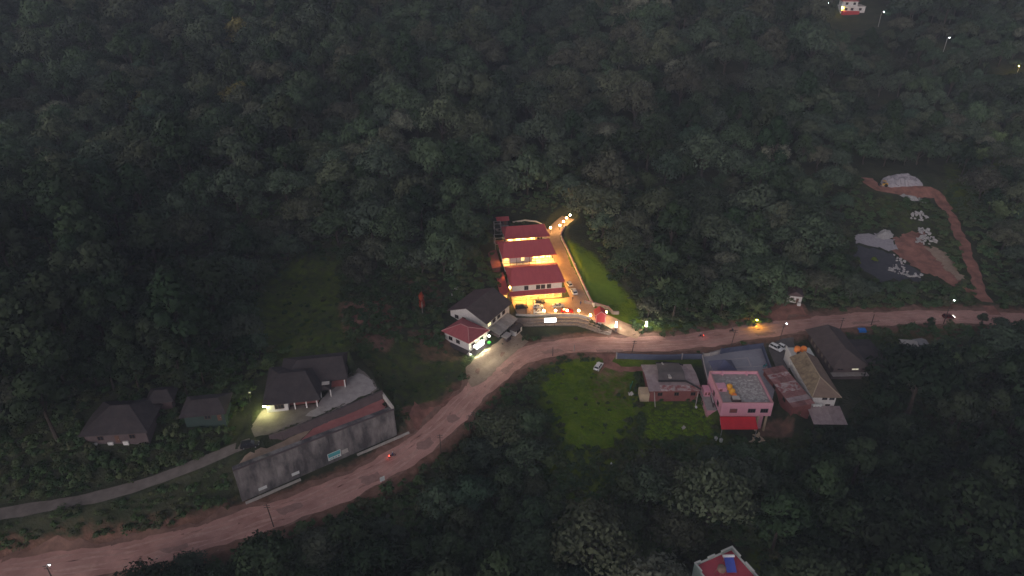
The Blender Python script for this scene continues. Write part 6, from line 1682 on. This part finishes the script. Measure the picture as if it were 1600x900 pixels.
for lab, px, py in (('small white lamp near the far house, topmost of three', 1297, 12), ('small white lamp near the far house, middle one of three', 1287, 22), ('small white lamp near the far house, lowest of three', 1284, 40), ('white lamp on the hillside downhill of the far house', 1372, 36), ('lone white lamp in the dark forest east of the far house', 1473, 78)):
    pole(lab, px, py+6, 9.0, 'metal_pale', 'glow_far', False, name='far_lamp', cat='lamp')
pole('amber lamp glowing over a bare patch at the forest margin', 1588, 118, 5.0, 'metal_pale', 'glow_sodium', False, name='far_lamp', cat='lamp', arm=-0.8)
pole('tiny white lamp beside the yellow lit yard of the plateau house', 391, 628, 3.0, 'metal_dark', 'window_lemon', False, arm=0.2, name='yard_lamp', cat='lamp')

def globe(label, x, y, z, hh, r=0.33, group=None, m='glow_globe'):
    t = thing('globe_lamp', label, 'lamp', (x, y, z), 0, group)
    MB().tube([(0,0,-0.3),(0,0,hh)], [0.07,0.05], 6).build('post', 'metal_dark', t); MB().tube([(0,0,hh),(0,0,hh+0.1)], [0.14,0.1], 8).build('collar', 'metal_dark', t)
    MB().ball((0,0,hh+0.1+r*0.9), r, 12, 8).build('globe', m, t, smooth=True)
    return t
for k, px in enumerate((849.5, 868, 886, 904)):
    q = P(px, 493.2, YARD_Z); globe('round warm globe lamp on the parapet of the hotel yard', q.x, q.y+0.1, YARD_Z+0.7, 0.9, 0.38, 'globe lamps on the yard parapet')
q = G(922, 500.5); globe('round warm globe lamp beside the red gatehouse, yard side', q.x, q.y, q.z, 1.7, 0.38)
q = G(946.5, 496.5); globe('round warm globe lamp beside the red gatehouse, lawn side', q.x, q.y, q.z, 1.9, 0.38)
for k, (px, py) in enumerate(((845.5,362),(860,364),(874.5,360),(880,354),(885,348.5),(890.5,344))):
    q = G(px, py); globe('round warm globe lamp along the lane behind the back hotel block', q.x, q.y, q.z, 1.9, 0.38, 'globe lamps behind the hotel')
def pillar_lamp(px, py, label):
    q = G(px, py); t = thing('pillar_lamp', label, 'lamp', q, 0)
    MB().box(-0.35, 0.35, -0.35, 0.35, -0.6, 1.6).build('pillar', 'stone_wall', t); MB().box(-0.42, 0.42, -0.42, 0.42, 1.6, 1.72).build('cap', 'concrete_pale', t)
    MB().tube([(0,0,1.72),(0,0,3.4)], 0.17, 10).build('tube', 'glow_pillar', t)
pillar_lamp(962, 517, 'upright white tube lamp on a stone pillar at the hotel side of the entrance')
pillar_lamp(1009, 516, 'upright white tube lamp on a stone pillar at the hedge side of the entrance')
def signboard():
    q = P(859.5, 503.5, 1.6); t = thing('signboard', 'bright white lit signboard hung on the stone wall below the parked cars', 'sign', (q.x, q.y-0.7, 0.6), R(3))
    MB().box(-2.1, 2.1, -0.12, 0.12, 1.5, 3.3).build('frame', 'metal_pale', t); MB().box(-2.0, 2.0, -0.16, -0.121, 1.58, 3.22).build('face', 'sign_lit', t)
    for x in (-1.6, 1.6): MB().box(x-0.06, x+0.06, -0.06, 0.06, -0.8, 1.5).build('post', 'metal_dark', t)
signboard()
def road_sign():
    q = G(598, 755); t = thing('road_sign', 'small white roadside sign plate on a post at the wooded edge', 'sign', q, R(35))
    MB().tube([(0,0,-0.5),(0,0,2.0)], 0.05, 6).build('post', 'metal_dark', t); MB().box(-0.65, 0.65, -0.10, -0.05, 0.8, 2.3).build('plate', 'sign_white', t)
road_sign()
def sheet_scrap(px, py, w, d, rz, m, label, name='sheet_scrap'):
    q = G(px, py); mb = MB(); n = 5
    for i in range(n+1):
        for j in (0, 1):
            for dz in (0, 0.04): mb.v.append((-w/2+w*i/n, (-d/2 if j == 0 else d/2), 0.35+0.28*math.sin(i*1.7+j)+dz+0.3*j))
    for i in range(n):
        a = i*4; mb.f += [[a+1,a+5,a+7,a+3],[a,a+2,a+6,a+4],[a,a+4,a+5,a+1],[a+2,a+3,a+7,a+6]]
    mb.f += [[0,1,3,2],[n*4,n*4+2,n*4+3,n*4+1]]
    o = mb.build(name, m); o.location = q; o.rotation_euler = (R(12), 0, rz); return tag(o, label, 'scrap')
sheet_scrap(786, 648, 2.6, 1.2, R(-35), 'sign_white', 'crumpled white sheet lying in the bushes inside the bend')
sheet_scrap(957, 728, 1.3, 0.5, R(-50), 'sign_white', 'small white scrap lying in the lower meadow')
sheet_scrap(1067, 670, 1.4, 0.8, R(40), 'concrete_pale', 'pale scrap lying in the grass below the tin roofed house')
sheet_scrap(1087, 638, 0.7, 0.5, R(10), 'sign_white', 'tiny white scrap on the grass by the leaning prop')
sheet_scrap(985, 617, 1.6, 1.0, R(20), 'debris', 'pale rubbish pile beside the tin roofed house', 'rubbish_pile')
def green_net():
    q = G(984, 612); t = thing('green_net', 'upright green shade net beside the tin roofed house', 'net', q, R(70))
    mb = MB(); n = 6
    for i in range(n+1):
        for z, dy in ((0,0),(1.0,0.12*math.sin(i*1.3)),(2.1-0.12*i,0.2*math.sin(i))):
            for k in (-0.02, 0.02): mb.v.append((-0.6+i*0.75, dy+k, z))
    for i in range(n):
        a, b = i*6, i*6+6
        for c in (0, 2): mb.f += [[a+c,b+c,b+c+2,a+c+2],[a+c+1,a+c+3,b+c+3,b+c+1]]
    mb.build('net', 'tarp_green', t)
    for x in (-0.6, 1.6, 3.9): MB().tube([(x,0,-0.5),(x,0,2.1-0.12*(x+0.6)/0.75)], 0.05, 5).build('post', 'pole_wood', t)
green_net()
def gravestone_things():
    for k, (px, py, w, lab) in enumerate(((713,452,1.6,'white sack on the slope above the brown roofed house, topmost'),(717,460,1.2,'white sack hanging low over the brown roof edge'),(706,462,1.0,'small white sack left of the others above the brown roof'),(690,480,1.2,'white bundle at the corner of the brown roofed house'),(346,583,1.8,'pale white-flowering heap in the dark trees uphill of the cottage'))):
        q = G(px, py); mb = MB().ball((0,0,w*0.3), w*0.5, 9, 6, (1.2, 0.8, 0.75)); o = mb.build('sack', 'debris', smooth=True); o.location = q; o.rotation_euler = (0.1, 0.2*k, k); tag(o, lab, 'sack')
        v = o.data.vertices
        for p in v: p.co *= 1+0.25*math.sin(p.co.x*9+k)*math.cos(p.co.y*7)
gravestone_things()
def planks():
    for k, (dx, dy, lab) in enumerate(((11.3,-1.6,'stack of pale boards leaning at the corner of the pink house'),(9.6,-3.6,'heap of pale boards on the ground before the red awning'),(12.4,-3.0,'loose pale boards lying on the bare earth beside the pink house'))):
        x, y = PK.x+dx, PK.y+dy; z = h(x, y); t = thing('board_heap', lab, 'boards', (x, y, z), R(30*k))
        for i in range(5): MB().rbox((0.25*i-0.5,0.1*i,0.12+0.11*i), (2.2-0.2*i,0.45,0.07), R(25*i-40), R(4*i)).build('board', 'plank', t)
    for k, (dx, dy, lab) in enumerate(((-1.5,-4.2,'white plastic drum beside the red awning'),(-0.2,-4.8,'second white plastic drum in front of the red awning'))):
        x, y = PK.x+dx, PK.y+dy; t = thing('drum', lab, 'drum', (x, y, h(x, y)), 0)
        MB().tube([(0,0,-0.1),(0,0,0.1),(0,0,0.9),(0,0,1.0)], [0.45,0.5,0.5,0.38], 10).build('body', 'sign_white', t); MB().tube([(0,0,1.0),(0,0,1.06)], 0.4, 10).build('lid', 'metal_pale', t)
planks()
def shop_clutter():
    q = bpy.data.objects['ochre_house'].location
    t = thing('laundry', 'white washing heaped by the end wall of the ochre house', 'laundry', (q.x+1.6, q.y-0.4, q.z+1.2), 0)
    MB().bar((-1.6,0,1.0), (1.6,0,1.0), 0.04).build('line', 'metal_pale', t)
    for i in range(3): MB().hexa([(-1.2+i*0.9,-0.06,0.1),(-0.5+i*0.9,-0.10,0.1),(-0.5+i*0.9,0.0,0.1),(-1.2+i*0.9,0.04,0.1),(-1.2+i*0.9,-0.03,1.0),(-0.5+i*0.9,-0.03,1.0),(-0.5+i*0.9,0.03,1.0),(-1.2+i*0.9,0.03,1.0)]).build('cloth', 'sign_white', t)
    for x in (-1.6, 1.6): MB().box(x-0.04, x+0.04, -0.04, 0.04, -3.6, 1.0).build('post', 'metal_pale', t)
    q = G(1193, 577); s = thing('scooter', 'small teal scooter parked in the grey courtyard', 'scooter', (P(1195,573,-0.84).x, P(1195,573,-0.84).y, -0.84), R(30))
    for x in (-0.55, 0.6):
        w = MB().tube([(x+0.22*math.cos(a),0,0.24+0.22*math.sin(a)) for a in [2*math.pi*k/12 for k in range(13)]], 0.06, 5, False).build('wheel', 'rubber', s)
    MB().hexa([(-0.8,-0.2,0.35),(0.1,-0.2,0.3),(0.1,0.2,0.3),(-0.8,0.2,0.35),(-0.75,-0.14,0.75),(0.0,-0.14,0.72),(0.0,0.14,0.72),(-0.75,0.14,0.75)]).build('body', 'sign_teal', s)
    MB().hexa([(0.38,-0.2,0.3),(0.5,-0.2,0.3),(0.5,0.2,0.3),(0.38,0.2,0.3),(0.5,-0.16,1.0),(0.58,-0.16,1.0),(0.58,0.16,1.0),(0.5,0.16,1.0)]).build('leg_shield', 'sign_teal', s)
    MB().tube([(0.5,-0.32,1.05),(0.55,0,1.02),(0.5,0.32,1.05)], 0.03, 5).build('handlebar', 'metal_dark', s); MB().box(-0.75, 0.0, -0.13, 0.13, 0.76, 0.84).build('seat', 'rubber', s)
shop_clutter()

# ------------------------------------------------------------------ quarry: heaps of stone, boulders and a roller
def heap(name, label, poly_px, hh, m, cat, seed):
    """mound of crushed stone with a lumpy top"""
    poly = gpoly(*poly_px); r = random.Random(seed)
    xs = [p[0] for p in poly]; ys = [p[1] for p in poly]; st_ = 0.7
    gx, gy = np.meshgrid(np.arange(min(xs)-1, max(xs)+1, st_), np.arange(min(ys)-1, max(ys)+1, st_))
    ins = in_poly(gx, gy, poly); dd, _ = seg_dist(gx, gy, [(*q,0) for q in poly]+[(*poly[0],0)])
    hm = np.where(ins, np.minimum(dd/2.2, 1.0)**0.7, -0.12)*hh*(0.75+0.6*(value_noise(gx/2.2, gy/2.2, seed)+0.5))+np.where(ins, value_noise(gx*1.1, gy*1.1, seed+1)*1.1, 0)
    cx, cy = sum(xs)/len(xs), sum(ys)/len(ys); cz_ = h(cx, cy)
    mb = MB(); ny, nx = gx.shape
    for j in range(ny):
        for i in range(nx): mb.v.append((gx[j,i]-cx, gy[j,i]-cy, h(gx[j,i], gy[j,i])+hm[j,i]-0.1-cz_))
    for j in range(ny-1):
        for i in range(nx-1):
            if ins[j:j+2, i:i+2].any(): a = j*nx+i; mb.f.append([a, a+1, a+nx+1, a+nx])
    o = mb.build(name, m); o.location = (cx, cy, cz_); return tag(o, label, cat)
heap('stone_heap', 'long lilac grey heap of crushed stone behind the roller', ((1374,291),(1378,279),(1395,274),(1415,273),(1432,279),(1446,290),(1420,292),(1395,293)), 1.5, 'gravel_lilac', 'stone heap', 31)
heap('stone_heap', 'pale spill of crushed stone below the upper quarry track', ((1402,305),(1412,302),(1430,307),(1452,315),(1450,318),(1425,314)), 1.0, 'rock_pale', 'stone heap', 32)
heap('stone_heap', 'pale heap at the tip of the lilac gravel bank', ((1366,372),(1372,362),(1385,358),(1398,367),(1396,372),(1380,375)), 1.3, 'rock_pale', 'stone heap', 33)
def rock_mesh(seed):
    r = random.Random(seed); bm = bmesh.new(); bmesh.ops.create_icosphere(bm, subdivisions=1, radius=0.5)
    for v in bm.verts: v.co = Vector((v.co.x*r.uniform(0.65,1.35), v.co.y*r.uniform(0.65,1.35), v.co.z*r.uniform(0.5,1.1)))
    me = bpy.data.meshes.new('boulder'); bm.to_mesh(me); bm.free(); me.materials.append(M['rock_pale']); return me
ROCKS = [rock_mesh(k) for k in range(5)]
r2 = random.Random(77)
def boulders(n, poly_px, lab, grp, smin, smax, layers=1):
    poly = gpoly(*poly_px); xs = [p[0] for p in poly]; ys = [p[1] for p in poly]; k = 0
    while k < n:
        x, y = r2.uniform(min(xs), max(xs)), r2.uniform(min(ys), max(ys))
        if not pip(x, y, poly): continue
        s = r2.uniform(smin, smax); o = bpy.data.objects.new('boulder', r2.choice(ROCKS)); link(o)
        lay = 0 if layers == 1 or k < n*0.6 else 1
        o.location = (x, y, h(x, y)+s*0.28+lay*smax*0.55); o.rotation_euler = (0, 0, r2.uniform(0, 6)); o.scale = (s, s, s); tag(o, lab, 'boulder', grp); k += 1
boulders(34, ((1418,338),(1428,331),(1446,332),(1450,341),(1438,346),(1424,343)), 'pale boulder in the loose scatter at the top of the quarry clearing', 'upper boulder scatter', 0.6, 1.5)
boulders(30, ((1430,357),(1440,353),(1452,356),(1454,367),(1446,370),(1436,364)), 'pale boulder in the cluster above the long stone block', 'middle boulder cluster', 0.6, 1.5)
boulders(46, ((1430,374),(1440,370),(1460,370),(1464,380),(1446,383),(1432,381)), 'pale boulder in the packed stone block beside the quarry floor', 'packed stone block', 0.8, 1.5, 2)
boulders(54, ((1385,418),(1398,413),(1412,418),(1430,428),(1444,430),(1440,434),(1420,433),(1402,428),(1390,424)), 'pale boulder along the dark pit edge', 'boulders along the pit edge', 0.4, 1.3)
boulders(16, ((1392,398),(1402,398),(1412,408),(1420,414),(1410,414),(1398,406)), 'pale stone on the bank between red floor and dark pit', 'stones on the pit bank', 0.6, 1.2)
def roller():
    q = G(1379, 291); t = thing('road_roller', 'yellow road roller at the end of the upper quarry track', 'road roller', q, R(170))
    w = MB().tube([(1.3,-0.85,0.65),(1.3,0.85,0.65)], 0.65, 14).build('drum', 'metal_dark', t)
    for s in (-1, 1): MB().tube([(-1.1,s*0.55,0.7),(-1.1,s*0.95,0.7)], 0.7, 12).build('wheel', 'rubber', t)
    MB().hexa([(-2.0,-0.6,0.8),(0.2,-0.6,0.7),(0.2,0.6,0.7),(-2.0,0.6,0.8),(-1.9,-0.5,1.6),(0.1,-0.55,1.4),(0.1,0.55,1.4),(-1.9,0.5,1.6)]).build('body', 'machine_yellow', t)
    for s in (-1, 1): MB().bar((0.1,s*0.75,0.65),(1.4,s*0.95,0.65),0.14).build('yoke', 'machine_yellow', t)
    for x in (-0.7, 0.2):
        for s in (-1, 1): MB().bar((x,s*0.5,1.4),(x,s*0.5,2.5),0.07).build('post', 'metal_dark', t)
    MB().box(-0.95, 0.5, -0.7, 0.7, 2.5, 2.6).build('canopy', 'machine_yellow', t); MB().rbox((-0.3,0,1.6), (0.5,0.5,0.3)).build('seat', 'rubber', t)
roller()

# ------------------------------------------------------------------ evening haze
hz = MB().box(-1600, 1600, -1100, 1700, -60, 310).build('haze', None); tag(hz, 'thin evening haze over the valley', 'haze', kind='stuff')
m = bpy.data.materials.new('haze'); m.use_nodes = True; t = m.node_tree; t.nodes.clear()
o_ = nd(t, 'ShaderNodeOutputMaterial'); v_ = nd(t, 'ShaderNodeVolumePrincipled')
v_.inputs['Color'].default_value = (0.70, 0.80, 1.0, 1); v_.inputs['Density'].default_value = 0.0003; v_.inputs['Anisotropy'].default_value = 0.0
t.links.new(v_.outputs[0], o_.inputs['Volume']); hz.data.materials.append(m)
import OpenImageIO as oiio, numpy as np, sys
a=oiio.ImageBuf('/workdir/render_main.png').get_pixels(oiio.UINT8)[:,:,:3].astype(float)
s=a.shape[1]/1600
for n,(x0,y0,x1,y1) in dict(road_left=(300,840,330,855),road_right=(1390,490,1410,500),road_mid=(960,530,985,548),grass=(900,600,940,620),forest=(680,230,740,260),forest_far=(960,60,1000,80),left=(120,440,180,470),lowright=(1380,770,1440,800),pink=(1140,632,1160,646),maroon=(810,425,850,445),yard=(890,470,900,478),lawn=(910,410,925,425)).items():
    print(n,a[int(y0*s):int(y1*s)+1,int(x0*s):int(x1*s)+1].mean((0,1)).round())
